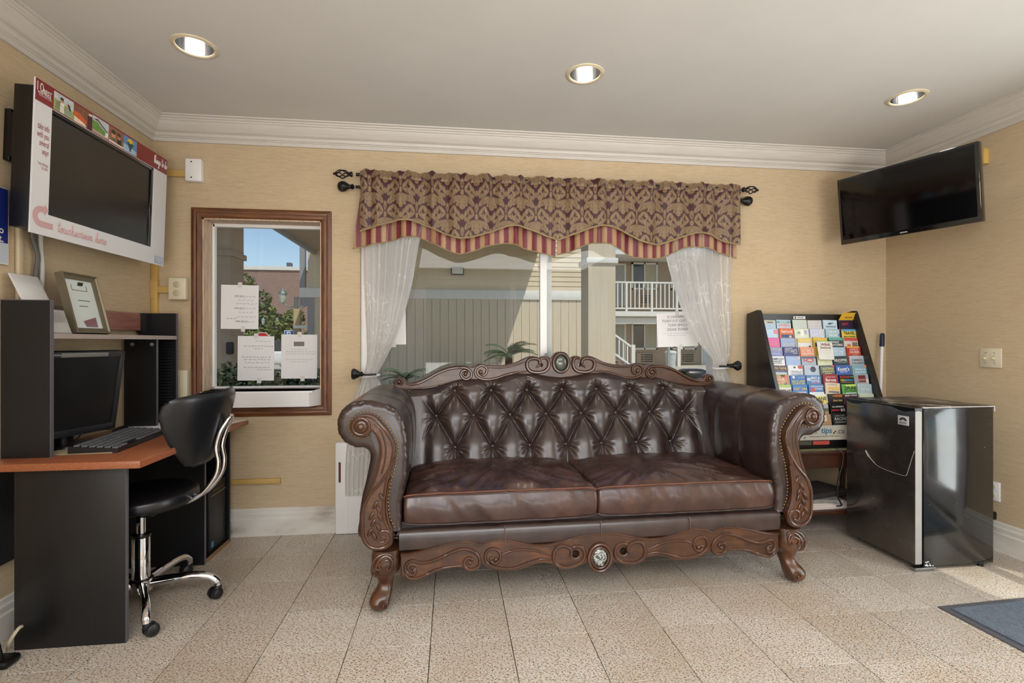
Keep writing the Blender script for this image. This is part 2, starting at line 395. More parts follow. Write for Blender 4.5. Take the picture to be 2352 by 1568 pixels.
for a in ((gx0-.004, gx0+.008, gz0, gz1), (gx1-.006, gx1+.004, gz0, gz1), (gx0, gx1, gz1-.014, gz1+.004), (gx0, gx1, gz0-.012, gz0+.004)): q.box(a[0], a[1], YB+.10, YB+.13, a[2], a[3])
W(q.build('window_frame', M_white, w1))
W(box('track', pm('dull_aluminium', '7d756a', .4, metal=.8), gx0, gx1, YB+.06, YB+.10, gz0-.03, gz0-.006, w1))
W(box('pane', M_glass, gx0, gx1, YB+.112, YB+.116, gz0, gz1, w1))
# white counter ledge at the foot of the small window, right end cut at an angle
led = MB(); led.prism([(-1.42, YB+.11), (x1-.002, YB+.11), (x1-.002, YB-.02), (x1-.05, YB-.085), (-1.42, YB-.085)], z0+.004, .858, 'xy')
W(led.build('window_sill', pm('white_laminate', 'd8d6d4', .3, var=.02), w1))
W(box('sill_lip', M_white, -1.42, x1-.03, YB-.087, YB+.1, .848, .858, w1))
# ---------------------------------------------------------------- big sliding window
w2 = thing('window_2', None, None, (.6, YB, W2[2])); struct(w2)
x0, x1, z0, z1 = W2
q = MB()
for a in ((x0, x0+.045, z0, z1), (x1-.04, x1, z0, z1), (x0+.045, x1-.04, z1-.05, z1), (x0+.045, x1-.04, z0, z0+.05)): q.box(a[0], a[1], YB+.03, YB+.12, a[2], a[3])
W(q.build('window_frame', M_white, w2))
q = MB(); q.box(.595, .640, YB+.07, YB+.11, z0+.04, z1-.04); q.box(x0+.045, x0+.075, YB+.07, YB+.11, z0+.04, z1-.04)
W(q.build('sash_frame', pm('grey_vinyl', 'bdbabd', .35), w2))
W(box('sash_frame', M_white, .560, .603, YB+.04, YB+.075, z0+.04, z1-.04, w2))
W(box('sash_latch', M_steel, .588, .602, YB+.02, YB+.04, 1.0, 1.07, w2))
W(box('pane', M_glass, x0+.05, .60, YB+.088, YB+.092, z0+.05, z1-.05, w2)); W(box('pane', M_glass, .60, x1-.04, YB+.055, YB+.059, z0+.05, z1-.05, w2))
# ---------------------------------------------------------------- ceiling downlights
M_ring = pm('cream_trim_ring', 'cdc0a4', .5, var=.03)
def reflector():
    t = NT('faceted_reflector'); v = t.coord('Object', (1, 1, .02)); f = t.noise(v, 60, 2)
    t.set(col=t.ramp(f, [(.4, (.35, .36, .38)), (.6, (.95, .95, .95))]), metal=1., rough=.12); return t.m
M_refl = reflector(); M_bulb = emit('lamp_glow', 'fff6e6', 28)
LN = ['recessed ceiling downlight with spiral bulb, nearest the touchscreen display', 'recessed ceiling downlight glowing evenly white above the sofa middle', 'recessed ceiling downlight with spiral bulb, nearest the corner television']
for k, (x, y) in enumerate(LIGHTS):
    d = thing('ceiling_downlight', LN[k], 'ceiling light', (x, y, ZC), 0, 'recessed ceiling downlights')
    q = MB(); q.lathe([(.0725, .02), (.0725, -.004), (.078, -.008), (.090, -.004), (.091, 0.0)], 40); q.build('trim_ring', M_ring, d)
    q = MB(); q.lathe([(.0715, 0), (.070, .05), (.062, .10), (.045, .14), (.0, .155)], 40); q.build('reflector', M_refl, d)
    q = MB()
    q.tube([(.024*math.cos(a), .024*math.sin(a), .028+.0055*a/PI*1.6) for a in [i*PI/8 for i in range(0, 84)]], .006, 8)
    q.build('bulb', M_bulb, d); q = MB(); q.cyl((0, 0, .11), (0, 0, .15), .02); q.build('lamp_holder', M_white, d)
    ld = bpy.data.lights.new('downlight_lamp', 'SPOT'); ld.energy = 9; ld.spot_size = math.radians(125); ld.spot_blend = .9; ld.shadow_soft_size = .05; ld.color = (1, .93, .82)
    lo = bpy.data.objects.new('downlight_lamp', ld); COL.objects.link(lo); lo.parent = d; lo.location = (0, 0, -.01)
# ================================================================ outside
def Wm(o):
    p = o.parent; o.matrix_parent_inverse = (Matrix.Translation(p.location) @ Matrix.Rotation(p.rotation_euler.z, 4, 'Z')).inverted(); return o
W = Wm
GZ = -.10
def paving():
    t = NT('pale_concrete_paving'); v = t.coord('Object'); f = t.noise(v, 1.2, 5, .6)
    t.set(col=t.ramp(f, [(.3, L('a9a094')), (.7, L('c4bbad'))]), rough=.9); return t.m
M_pave = paving(); struct(box('ground', M_pave, -45, 45, 3.26, 70, GZ-.1, GZ)); struct(box('ground_2', M_pave, -10, 14, -14, -2.72, GZ-.1, GZ)); struct(box('ground_3', M_pave, XR+.16, 14, -2.72, 3.26, GZ-.1, GZ))
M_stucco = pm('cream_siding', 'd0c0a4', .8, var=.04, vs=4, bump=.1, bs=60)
M_stucco2 = pm('cream_wood_siding', 'cbbca4', .8, var=.06, vs=3, stretch=(8, 8, .6), bump=.15, bs=30)
M_trimw = pm('white_paint_outdoor', 'd9d6ce', .6, var=.04)
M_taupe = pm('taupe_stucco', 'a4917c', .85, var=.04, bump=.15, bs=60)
M_greyp = pm('grey_painted_timber', '8d8f93', .7, var=.05)
# --- neighbouring cream building, vertical grooved boards below a white band, lap siding above
nb = thing('cream_building', 'cream building with lap siding over grooved boards, across the driveway', 'building', (1.8, 12.6, GZ))
W(box('wall', M_stucco, -3.45, 3.85, 12.42, 20, GZ, 6.4, nb))
q = MB(); q.rbox(-.098, .098, -.012, .012, GZ, 2.205, .006, 1); bme = q.mesh('board'); bme.materials.append(M_stucco2)
x = -3.34
while x < 3.7:
    W(link('board', bme, None, nb)).location = (x+.1, 12.41, 0); x += .203
q = MB(); q.prism([(12.42, 0), (12.392, 0), (12.408, .128), (12.42, .128)], -3.30, 3.86, 'yz'); lme = q.mesh('lap_board'); lme.materials.append(M_stucco)
for k in range(22): W(link('lap_board', lme, None, nb)).location = (0, 0, 2.43+.123*k)
W(box('white_band', M_trimw, -3.62, 3.86, 12.36, 12.43, 2.20, 2.43, nb, .005))
W(box('corner_board', M_greyp, -3.62, -3.50, 12.37, 12.5, 2.43, 6.0, nb)); W(box('corner_post', M_greyp, -3.44, -3.30, 12.37, 12.5, GZ, 2.2, nb))
W(box('corner_bracket', M_greyp, -3.62, -3.44, 12.37, 12.45, 2.0, 2.2, nb))
wl_ = thing('wall_light', 'rectangular bulkhead lamp mounted on the shaded cream siding outside', 'wall light', (.13, 12.38, 2.89))
q = MB(); q.rbox(-.03, .29, 12.31, 12.39, 2.79, 2.98, .01); W(q.build('housing', pm('dark_bronze', '4a463f', .5), wl_)); q = MB(); q.rbox(-.005, .265, 12.28, 12.32, 2.815, 2.955, .015); W(q.build('lens', pm('frosted_lens', 'd8d8d4', .4), wl_))
# --- gabled carport roof between the columns and the cream building
cp = thing('carport_roof', 'gabled carport roof shading the cream wall, its grey eave over the alley', 'roof', (-.5, 10.2, 3.3))
q = MB()
q.prism([(-3.25, 3.3), (-.55, 4.55), (2.13, 3.4), (2.13, 3.56), (-.55, 4.75), (-3.25, 3.5)], 8.0, 12.36, 'xz'); W(q.build('roof_deck', M_taupe, cp))
W(box('unseen_shade_slab', M_taupe, -3.9, -1.2, 5.2, 8.0, 3.36, 3.5, cp)); W(box('eave_board', M_greyp, -3.30, -3.22, 7.95, 12.36, 3.22, 3.52, cp)); W(box('eave_board', M_greyp, 2.10, 2.16, 7.95, 12.36, 3.36, 3.6, cp))  # first slab is unseen, added to keep the sun off the left column
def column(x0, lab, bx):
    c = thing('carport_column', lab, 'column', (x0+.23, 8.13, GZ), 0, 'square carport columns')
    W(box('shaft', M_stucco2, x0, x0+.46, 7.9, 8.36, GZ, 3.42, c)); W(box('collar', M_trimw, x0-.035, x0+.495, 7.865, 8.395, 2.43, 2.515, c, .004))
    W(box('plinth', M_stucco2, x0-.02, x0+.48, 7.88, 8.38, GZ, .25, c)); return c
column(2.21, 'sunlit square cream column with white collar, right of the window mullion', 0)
cl = column(-3.76, 'shaded square column, colour darkened for shade, with collar behind the small window', 1)
cl.children[0].data.materials[0] = M_taupe; cl.children[2].data.materials[0] = M_taupe  # darker than the right column: its shade is put into the colour
cbx = thing('call_box', 'small black box mounted on the shaded column outside', 'call box', (-3.29, 7.87, 1.05))
q = MB(); q.rbox(-3.35, -3.245, 7.84, 7.9, .955, 1.135, .02); W(q.build('case', M_black, cbx)); W(box('cover', M_dark, -3.34, -3.255, 7.83, 7.842, .975, 1.115, cbx, .004))
# --- motel wing
mo = thing('motel_wing', 'two storey taupe motel wing with white balcony behind the cream column', 'building', (12, 27, GZ))
W(box('wall', M_taupe, 7.2, 22, 25.0, 32, GZ, 5.45, mo)); W(box('eave', M_trimw, 7.0, 22, 23.0, 32, 5.33, 5.55, mo))
W(box('balcony_deck', M_trimw, 7.0, 22, 23.3, 25, 2.38, 2.62, mo)); W(box('deck_beam', M_trimw, 7.0, 11.05, 23.5, 23.62, 2.02, 2.30, mo)); W(box('deck_beam', M_trimw, 11.3, 22, 23.5, 23.62, 2.02, 2.30, mo))
M_gl = pm('dark_room_glass', '39434a', .08, var=.2, vs=2); M_cur = pm('pale_vertical_blind', 'a8a58f', .7, var=.15, vs=8, stretch=(6, 1, .2)); M_door = pm('grey_door', '9b9a94', .5)
M_ac = pm('ac_grille_dark', '2b2b2a', .6)
def win(x, z):
    f = MB(); w_, h_ = 1.42, 1.41
    for a in ((x, x+w_, z, z+.09), (x, x+w_, z+h_-.09, z+h_), (x, x+.09, z, z+h_), (x+w_-.09, x+w_, z, z+h_), (x+w_/2-.03, x+w_/2+.03, z, z+h_)): f.box(a[0], a[1], 24.93, 25.0, a[2], a[3])
    f = W(f.build('window', M_trimw, mo))
    o = box('pane', M_gl, x+.08, x+w_/2, 24.97, 24.985, z+.08, z+h_-.08, f)
    o = box('pane', M_cur, x+w_/2, x+w_-.08, 24.965, 24.98, z+.08, z+h_-.08, f)
def acu(x, z):
    f = W(box('air_conditioner', M_taupe, x-.06, x+.9, 24.85, 25, z-.05, z+.52, mo, .02))
    g = MB()
    for k in range(4):
        g.box(x+.18, x+.30, 24.835, 24.852, z+.04+.115*k, z+.11+.115*k); g.box(x+.34, x+.82, 24.835, 24.852, z+.04+.115*k, z+.11+.115*k)
    o = g.build('grille', M_ac, f)
def door(x, z, m=M_door):
    f = W(box('door_frame', M_trimw, x-.1, x+1.0, 24.94, 25, z, z+2.2, mo)); o = box('door', m, x, x+.9, 24.92, 24.945, z, z+2.1, f)
for z in (.72, 3.86): win(9.30, z); win(11.45, z); win(17.0, z)
for z in (.03, 3.1): acu(9.60, z); acu(11.85, z)
for z in (-.1, 3.0): door(8.0, z); door(13.25, z, pm('pale_blue_door', 'b9c6c8', .5))
W(box('handrail', M_trimw, 7.9, 16, 23.37, 23.45, 4.0, 4.08, mo)); W(box('bottom_rail', M_trimw, 7.9, 16, 23.38, 23.44, 2.73, 2.80, mo))
q = MB(); q.box(-.027, .027, 23.39, 23.44, 2.78, 4.02); bal = q.mesh('baluster'); bal.materials.append(M_trimw)
for k in range(34): W(link('baluster', bal, None, mo)).location = (8.02+.219*k, 0, 0)
for x in (8.46, 9.75, 11.04, 12.33, 13.62): W(box('railing_post', M_trimw, x-.05, x+.05, 23.36, 23.46, 2.6, 4.05, mo))
W(box('porch_post', M_trimw, 11.07, 11.23, 23.36, 23.5, GZ, 2.4, mo))
# stair with white railing
st = thing('outdoor_stair', 'white railed stair climbing beside the cream column to the motel balcony', 'stair', (6.8, 22, GZ))
for k in range(12): W(box('tread', M_taupe, 8.0-.3*k-.3, 8.0-.3*k+.03, 21.5, 22.9, GZ+.18*k+.1, GZ+.18*k+.18, st))
a = Vector((8.0, 21.45, .95)); b = Vector((4.9, 21.45, 3.1))
for nm, dz in (('handrail', 0), ('stringer', -.85)):
    q = MB(); q.prism([(a.x, a.z+dz), (b.x, b.z+dz), (b.x, b.z+dz-.1), (a.x, a.z+dz-.1)], 21.42, 21.5, 'xz'); W(q.build(nm, M_trimw, st))
for k in range(1, 16):
    t = k/16; p = a.lerp(b, t); W(box('baluster', M_trimw, p.x-.025, p.x+.025, 21.44, 21.49, p.z-.88, p.z-.05, st))
W(box('newel_post', M_trimw, 7.98, 8.14, 21.38, 21.54, GZ, 1.0, st))
# trash can, sign post, black bin
tb = thing('trash_can', 'pale grey tall lidded trash can beside the motel wall', 'trash can', (9.63, 21, GZ))
q = MB(); q.lathe([(0, 0), (.19, 0), (.24, .72), (.0, .74)], 20, Matrix.Translation((0, 0, .0))); q.build('bin', pm('pale_grey_plastic', 'b4b9b6', .5), tb)
q = MB(); q.lathe([(.0, .72), (.26, .72), (.26, .78), (.2, .83), (0, .85)], 20); q.build('lid', pm('grey_plastic_lid', 'c9cdca', .5), tb)
for k, (px, y, h) in enumerate([(5.44, 12.0, 1.3)]):
    sp = thing('sign_post', 'thin galvanised post standing in the paving outside the window', 'post', (px, y, GZ)); q = MB(); q.rbox(-.03, .03, -.03, .03, 0, h, .006); q.build('post', pm('galvanised', '9aa2a0', .4, metal=.7), sp)
    q = MB(); q.box(-.08, .08, -.08, .08, 0, .01); q.build('base_plate', M_steel, sp)
bb = thing('outdoor_bench', 'black rounded bench outside, seen just above the right sofa corner', 'bench', (2.62, 5.0, GZ))
q = MB(); q.rbox(-.23, .05, -.12, .12, .45, .955, .06, 3); q.build('backrest', M_black, bb); q = MB(); q.rbox(.02, .24, -.12, .16, .40, .94, .10, 3); q.build('side_panel', M_black, bb)
for dx in (-.2, .2): q = MB(); q.cyl((dx, 0, 0), (dx, 0, .5), .02); q.build('leg', M_black, bb)
# --- palms in front of the window
def leafmat(n, a, b):
    t = NT(n); f = t.noise(t.coord('Object'), 4, 3); t.set(col=t.ramp(f, [(.3, L(a)), (.7, L(b))]), rough=.55); return t.m
M_palm = leafmat('palm_leaf', '1f3320', '4a6140')
def palm(name, lab, x, y, h, r, n, seed):
    rr = random.Random(seed); p = thing(name, lab, 'palm', (x, y, GZ), 0, 'young palms by the window')
    q = MB(); q.lathe([(0, 0), (.08, 0), (.06, h*.45), (.05, h*.6), (0, h*.6)], 10); q.build('trunk', pm('palm_trunk', '5a4a36', .9, bump=.5), p)
    for k in range(n):
        an = 2*PI*k/n+rr.uniform(-.25, .25); up = rr.uniform(.35, 1.25); ln = r*rr.uniform(.85, 1.2); q = MB(); pts = []
        for i in range(9):
            t = i/8; d = ln*t*math.cos(up*(1-.35*t)); z = h*.58+ln*(math.sin(up)*t-.55*t*t)
            pts.append(Vector((d*math.cos(an), d*math.sin(an), z)))
        q.tube(pts, [.006*(1-.7*i/8) for i in range(9)], 5)
        sd = Vector((-math.sin(an), math.cos(an), 0))
        for i in range(2, 9*2):
            t = i/18; j = min(int(t*8), 7); c = pts[j].lerp(pts[j+1], t*8-j); T = (pts[j+1]-pts[j]).normalized()
            for s in (-1, 1):
                e = c+(sd*s*.8+T*.7+Vector((0, 0, -.25))).normalized()*r*.42*(1-abs(t-.45)); wv = T*.011
                q.add([c-wv, c+wv, e], [(0, 1, 2)])
        q.build('frond', M_palm, p, 0)
palm('young_palm', 'spiky young palm growing outside left of the window mullion', .80, 7.0, 1.78, .46, 15, 1)
palm('young_palm', 'low young palm outside above the left end of the sofa', -.66, 7.0, 1.22, .40, 13, 2)
# --- street seen through the small window
M_brick = NT('red_brick_far')
bt = M_brick.new('ShaderNodeTexBrick', Scale=1.0); bt.inputs['Color1'].default_value = L('85665b'); bt.inputs['Color2'].default_value = L('8f7166'); bt.inputs['Mortar'].default_value = L('9a857a')
bt.inputs['Brick Width'].default_value = .26; bt.inputs['Row Height'].default_value = .09; bt.inputs['Mortar Size'].default_value = .015
M_brick.link(M_brick.coord('Object', (1, 1, 1), (PI/2, 0, 0)), bt.inputs['Vector']); M_brick.set(col=bt.outputs[0], rough=.9); M_brick = M_brick.m
br = thing('brick_building', 'red brick building with pale parapet beyond the street', 'building', (-14, 43, GZ))
W(box('wall', M_brick, -26, -10.0, 38, 50, GZ, 6.35, br)); W(box('wall', M_brick, -10.0, -2, 38.6, 50, GZ, 6.1, br)); W(box('parapet', M_trimw, -26.1, -9.9, 37.9, 50, 6.35, 6.62, br)); W(box('roof_unit', pm('grey_metal', '5d5f63', .6), -12.2, -11.9, 38.5, 39, 6.62, 7.0, br))
W(box('cornice', M_trimw, -10, -2, 38.5, 50, 6.1, 6.3, br))
for k in range(3): W(box('window', M_gl, -9.6+2.2*k, -8.6+2.2*k, 38.55, 38.62, 1.0+.0*k, 2.6, br))
M_tree = leafmat('street_tree_leaf', '3a4a24', '7d8748'); M_hedge = leafmat('hedge_leaf', '10180e', '3d4a2c'); M_trunk = pm('bark', '4d4034', .9, bump=.4)
def leaves(q, c, r, n, s, rr):
    for _ in range(n):
        d = Vector((rr.gauss(0, 1), rr.gauss(0, 1), rr.gauss(0, 1))).normalized()*rr.uniform(.45, 1)**.5; p = Vector(c)+Vector((d.x*r[0], d.y*r[1], d.z*r[2]))
        a = Vector((rr.gauss(0, 1), rr.gauss(0, 1), rr.gauss(0, 1))).normalized()*s; b = Vector((rr.gauss(0, 1), rr.gauss(0, 1), rr.gauss(0, 1))).normalized()*s*.6
        q.add([p-a, p+b, p+a, p-b], [(0, 1, 2, 3)])
def tree(lab, x, y, blobs, seed, top):
    rr = random.Random(seed); t = thing('street_tree', lab, 'tree', (x, y, GZ), 0, 'street trees before the brick wall')
    q = MB(); q.tube([(0, 0, 0), (.05, 0, top*.5), (0, 0, top*.9)], [.14, .10, .04], 8); q.build('trunk', M_trunk, t)
    q = MB()
    for (bx, bz, r) in blobs: leaves(q, (bx, 0, bz), (r, r, r*.8), int(300*r), .16, rr)
    q.build('crown', M_tree, t, 0)
tree('slim tall tree rising beside the brick wall behind the upper paper', -11.3, 30, [(-.6, 4.6, .7), (.2, 3.6, .8), (.6, 2.8, .7), (.0, 2.2, .7)], 3, 4.6)
tree('round yellow green tree left of the lamp post', -9.3, 28, [(0, 1.9, .8), (.6, 2.2, .7), (-.5, 1.5, .7), (.4, 1.2, .8), (.9, 2.6, .5)], 4, 2.5)
tree('low yellow green tree behind the white street sign', -8.3, 32, [(0, 1.6, .8), (.8, 1.8, .6), (-.5, 1.2, .7)], 5, 2.0)
tree('small green tree under the pergola left', -11.9, 29, [(0, 1.2, .6), (.7, 1.4, .5)], 6, 1.6)
M_lampg = pm('verdigris_metal', '737d79', .5, metal=.4); M_lens = pm('lamp_glass', 'c9d2c6', .3); M_postw = pm('tan_timber', 'b09a76', .8, var=.1)
def lamp(lab, x, y, sc):
    o = thing('street_lamp', lab, 'street lamp', (x, y, GZ), 0, 'old style street lamps'); S = Matrix.Scale(sc, 4)
    q = MB(); q.lathe([(0, 0), (.12, 0), (.10, 1.5), (.07, 2.1), (.07, 2.62), (.09, 2.7), (0, 2.7)], 12, S); q.build('post', M_lampg, o)
    q = MB(); q.tube([(-.42*sc, 0, 2.5*sc), (-.2*sc, 0, 2.36*sc), (0, 0, 2.45*sc), (.2*sc, 0, 2.36*sc), (.42*sc, 0, 2.5*sc)], .02*sc, 6); q.build('arm', M_lampg, o)
    for dx in (-.42, .42):
        T = S @ Matrix.Translation((dx, 0, 2.5))
        q = MB(); q.lathe([(.05, 0), (.09, .06), (.12, .30), (0, .30)], 8, T); q.build('lantern', M_lens, o)
        q = MB(); q.lathe([(.15, .30), (.13, .36), (.04, .44), (.02, .50), (0, .50)], 8, T); q.build('lantern_cap', M_lampg, o)
lamp('nearer street lamp with lantern on its left arm before the brick wall', -5.08, 17, 1.0); lamp('smaller distant street lamp left of the yellow green tree', -9.7, 28, .85)
tp = thing('timber_pole', 'tan timber pole carrying the white street sign and parking sign', 'pole', (-4.98, 16.8, GZ)); q = MB(); q.rbox(-.10, .10, -.1, .1, 0, 2.3, .01); q.build('pole', M_postw, tp)
ss = thing('street_sign', 'white street name blade on the timber pole', 'sign', (-4.8, 16.68, 1.615)); q = MB(); q.rbox(-.27, .20, -.01, .01, -.05, .05, .004); q.build('blade', M_trimw, ss)
ps = thing('parking_sign', 'blue parking sign with white border and letter P', 'sign', (-5.18, 16.6, 1.3)); q = MB(); q.rbox(-.15, .15, -.01, .0, -.2, .2, .004); q.build('plate', M_trimw, ps)
q = MB(); q.rbox(-.13, .13, -.016, -.009, -.18, .18, .003); q.build('blue_face', pm('sign_blue', '2458b0', .5), ps)
text('P', M_trimw, ps, frame((.0, -.018, .06), (1, 0, 0), (0, 0, 1)), h=.2, bold=.02); q = MB(); q.cyl((0, .03, -1.35), (0, .03, .2), .03); q.build('post', M_steel, ps)
so = thing('stop_sign', 'red octagonal stop sign peeking over the lower left paper', 'sign', (-7.22, 20, 1.2))
oc = [(.32*math.cos(PI/8+k*PI/4), .32*math.sin(PI/8+k*PI/4)) for k in range(8)]
q = MB(); q.prism(oc, 0, .01); q.build('plate', M_trimw, so); q = MB(); q.prism([(a*.92, b*.92) for a, b in oc], -.006, 0); q.build('red_face', pm('sign_red', 'b3261f', .5), so)
text('STOP', M_trimw, so, frame((0, -.008, 0), (1, 0, 0), (0, 0, 1)), w=.46, h=.2, bold=.01); q = MB(); q.cyl((0, .03, -1.3), (0, .03, .3), .03); q.build('post', M_steel, so)
pg = thing('pergola', 'dark flat pergola in front of the brick wall', 'pergola', (-11.4, 33, GZ))
W(box('roof', M_dark, -12.2, -10.8, 32, 34, 2.75, 2.88, pg))
for x in (-12.1, -10.9): W(box('post', M_dark, x-.06, x+.06, 32.1, 32.2, GZ, 2.75, pg))
cr = thing('white_car', 'white car parked in the street between the taped papers', 'car', (-7.5, 22, GZ))
q = MB(); q.rbox(-2.0, 2.0, -.8, .8, .3, .85, .12, 3); q.build('body', pm('white_car_paint', 'd8dadb', .2, coat=.6), cr); q = MB(); q.prism([(-1.2, .8), (1.3, .8), (.8, 1.3), (-.8, 1.3)], -.7, .7); q.build('cabin', M_gl, cr)
for dx in (-1.3, 1.3): q = MB(); q.cyl((dx, -.82, .32), (dx, -.6, .32), .32, 20); q.build('wheel', M_black, cr)
hd = tag(MB().build('hedge', M_hedge), None, None); bpy.data.objects.remove(hd)
rr = random.Random(9); q = MB()
for k in range(26): leaves(q, (-3.1+k*.078, 6.1, .42+rr.uniform(-.05, .08)), (.2, .3, .42), 150, .05, rr)
hg = q.build('hedge', M_hedge, None, 0); tag(hg, 'dark clipped hedge under the small window outside', 'hedge', kind='stuff')
# ================================================================ left side: desk, computer, chair, display
M_blackwood = wood('black_woodgrain_board', '0a0a0b', '16161a', .36, (3, 60, 3), 0, bump=.04)
M_blackv = wood('black_board_panel', '08080a', '121316', .42, (40, 40, 3), 0, bump=.04)
M_edge = pm('grey_edge_band', '55525a', .4)
M_cherry = wood('cherry_laminate', '7d452c', 'a0623f', .33, (40, 2.5, 40), .25, mid='8f5335', bump=.02)
M_cherryw = wood('worn_cherry_laminate', '6d3d33', 'a3705f', .3, (40, 2.5, 40), .3, bump=.02)
DT = .700
dk = thing('computer_desk', 'black computer desk with cherry top, open hutch and tower bay, against left wall', 'desk', (-1.42, 2.5, 0))
W(box('desktop', M_cherry, -1.705, -1.155, 2.0, 2.995, DT-.028, DT, dk, .003))
W(box('end_panel', M_blackv, -1.612, -1.232, 2.045, 2.063, 0, DT-.028, dk, .0015)); W(box('edge_band', M_edge, -1.233, -1.2305, 2.046, 2.062, 0, DT-.028, dk))
W(box('inner_panel', M_blackv, -1.70, -1.262, 2.712, 2.728, 0, DT-.028, dk)); W(box('edge_band', M_edge, -1.263, -1.259, 2.713, 2.727, 0, DT-.028, dk))
W(box('outer_panel', M_blackv, -1.70, -1.262, 2.998, 3.014, 0, DT-.028, dk)); W(box('back_panel', M_blackv, -1.705, -1.69, 2.063, 2.712, .30, DT-.03, dk))
W(box('tower_back', M_blackv, -1.705, -1.69, 2.728, 2.998, .02, DT-.03, dk))
W(box('tower_floor', M_blackv, -1.70, -1.262, 2.728, 2.998, 0, .022, dk)); W(box('edge_band', pm('tan_edge_band', '8a6a48', .5), -1.263, -1.2595, 2.728, 2.998, .0, .022, dk))
# hutch
W(box('hutch_side', M_blackv, -1.70, -1.532, 2.100, 2.116, DT, 1.302, dk)); W(box('edge_band', M_edge, -1.533, -1.529, 2.1005, 2.1155, DT, 1.302, dk))
W(box('hutch_side', M_blackv, -1.70, -1.532, 2.975, 2.991, DT, 1.302, dk)); W(box('edge_band', M_edge, -1.533, -1.529, 2.9755, 2.9905, DT, 1.302, dk))
W(box('hutch_divider', M_blackv, -1.70, -1.545, 2.812, 2.826, DT, 1.156, dk)); W(box('edge_band', M_edge, -1.546, -1.542, 2.8125, 2.8255, DT, 1.156, dk))
W(box('hutch_shelf', M_blackwood, -1.70, -1.530, 2.116, 2.975, 1.156, 1.176, dk)); W(box('edge_band', pm('pale_shelf_edge', '9b8c86', .35), -1.531, -1.527, 2.116, 2.975, 1.156, 1.176, dk))
W(box('hutch_back_board', M_cherryw, -1.703, -1.69, 2.116, 2.975, 1.205, 1.298, dk))
W(box('upper_divider', M_blackv, -1.70, -1.66, 2.93, 2.975, 1.176, 1.30, dk))
q = MB()
for k in range(26): q.box(-1.69, -1.548, 2.962, 2.976, .715+.0168*k, .7205+.0168*k)
W(q.build('disc_slots', M_dark, dk))
q = MB()
for x in (-1.66, -1.565): q.cyl((x, 2.808, 1.13), (x, 2.8125, 1.13), .009, 16)
W(q.build('cam_cover', pm('grey_cap', '8a8a8a', .4), dk))
q = MB(); q.prism([(-1.705, 2.10), (-1.53, 2.10), (-1.53, 2.116), (-1.705, 2.116)], 1.302, 1.305, 'xy'); W(q.build('top_edge', M_edge, dk))
# PC tower in the bay
pc = thing('pc_tower', 'black computer tower standing in the bay under the desk', 'computer', (-1.45, 2.90, .022))
q = MB(); q.rbox(-1.66, -1.295, 2.80, 2.985, .022, .385, .006); W(q.build('case', M_black, pc))
q = MB(); q.rbox(-1.30, -1.275, 2.80, 2.985, .022, .385, .008); W(q.build('front_bezel', M_dark, pc))
W(box('drive_slot', M_black, -1.276, -1.272, 2.82, 2.97, .335, .352, pc)); W(box('silver_line', M_steel, -1.2755, -1.272, 2.805, 2.98, .318, .322, pc))
W(box('sticker', pm('blue_sticker', '3f7fb4', .4), -1.2755, -1.273, 2.815, 2.84, .045, .075, pc))
# monitor, leaning a little forward over the keyboard
mn = thing('monitor', 'black flat computer monitor with tape on its top bezel, on the desk', 'monitor', (-1.64, 2.31, DT))
a = math.radians(15); mnn = Vector((math.cos(a), -math.sin(a), 0)); T = frame((-1.572, 2.306, .925), (math.sin(a), math.cos(a), 0), mnn*.153+Vector((0, 0, .988)))
q = MB(); q.rbox(-.184, .184, -.18, .18, -.035, 0, .008); W(q.build('housing', M_black, mn)).data.transform(T)
fr = MB()
for a in ((-.184, .184, .155, .18), (-.184, .184, -.18, -.15), (-.184, -.165, -.18, .18), (.165, .184, -.18, .18)): fr.rbox(a[0], a[1], a[2], a[3], -.006, .010, .003)
W(fr.build('bezel', pm('charcoal_bezel', '26272a', .4), mn)).data.transform(T)
def screenmat(name, a, b, r):
    t = NT(name); f = t.noise(t.coord('Object'), 5, 4); t.set(col=t.ramp(f, [(.35, L(a)), (.7, L(b))]), rough=r, spec=.6); return t.m
M_scr = screenmat('matte_screen', '17181a', '1e1f20', .28)
W(box('screen', M_scr, -.166, .166, -.151, .156, -.004, .002, mn)).data.transform(T)
q = MB(); q.rbox(-.10, .10, .158, .176, .009, .0125, .001); W(q.build('tape_strip', pm('clear_tape', '6d6c6a', .3), mn)).data.transform(T)
W(box('brand_print', pm('grey_print', '77777a', .5), -.158, -.10, .165, .171, .0095, .0108, mn)).data.transform(T)
q = MB(); q.tube([(-1.610, 2.318, .90), (-1.645, 2.326, .82), (-1.645, 2.326, .715)], [.035, .03, .035], 10); W(q.build('stand_neck', M_black, mn))
q = MB(); q.lathe([(0, 0), (.10, 0), (.095, .012), (.03, .016), (0, .016)], 28, Matrix.Translation((-1.60, 2.32, DT)) @ Matrix.Diagonal((.8, 1, 1, 1))); W(q.build('stand_base', M_black, mn))
sk = thing('desk_speaker', 'black domed speaker peeking up behind the monitor', 'speaker', (-1.652, 2.175, DT)); q = MB(); q.lathe([(0, 0), (.04, 0), (.05, .2), (.055, .36), (.045, .41), (.02, .425), (0, .428)], 24); q.build('body', M_black, sk)
q = MB(); q.lathe([(.0555, .33), (.0565, .35), (.0555, .37)], 24); q.build('band', M_dark, sk)
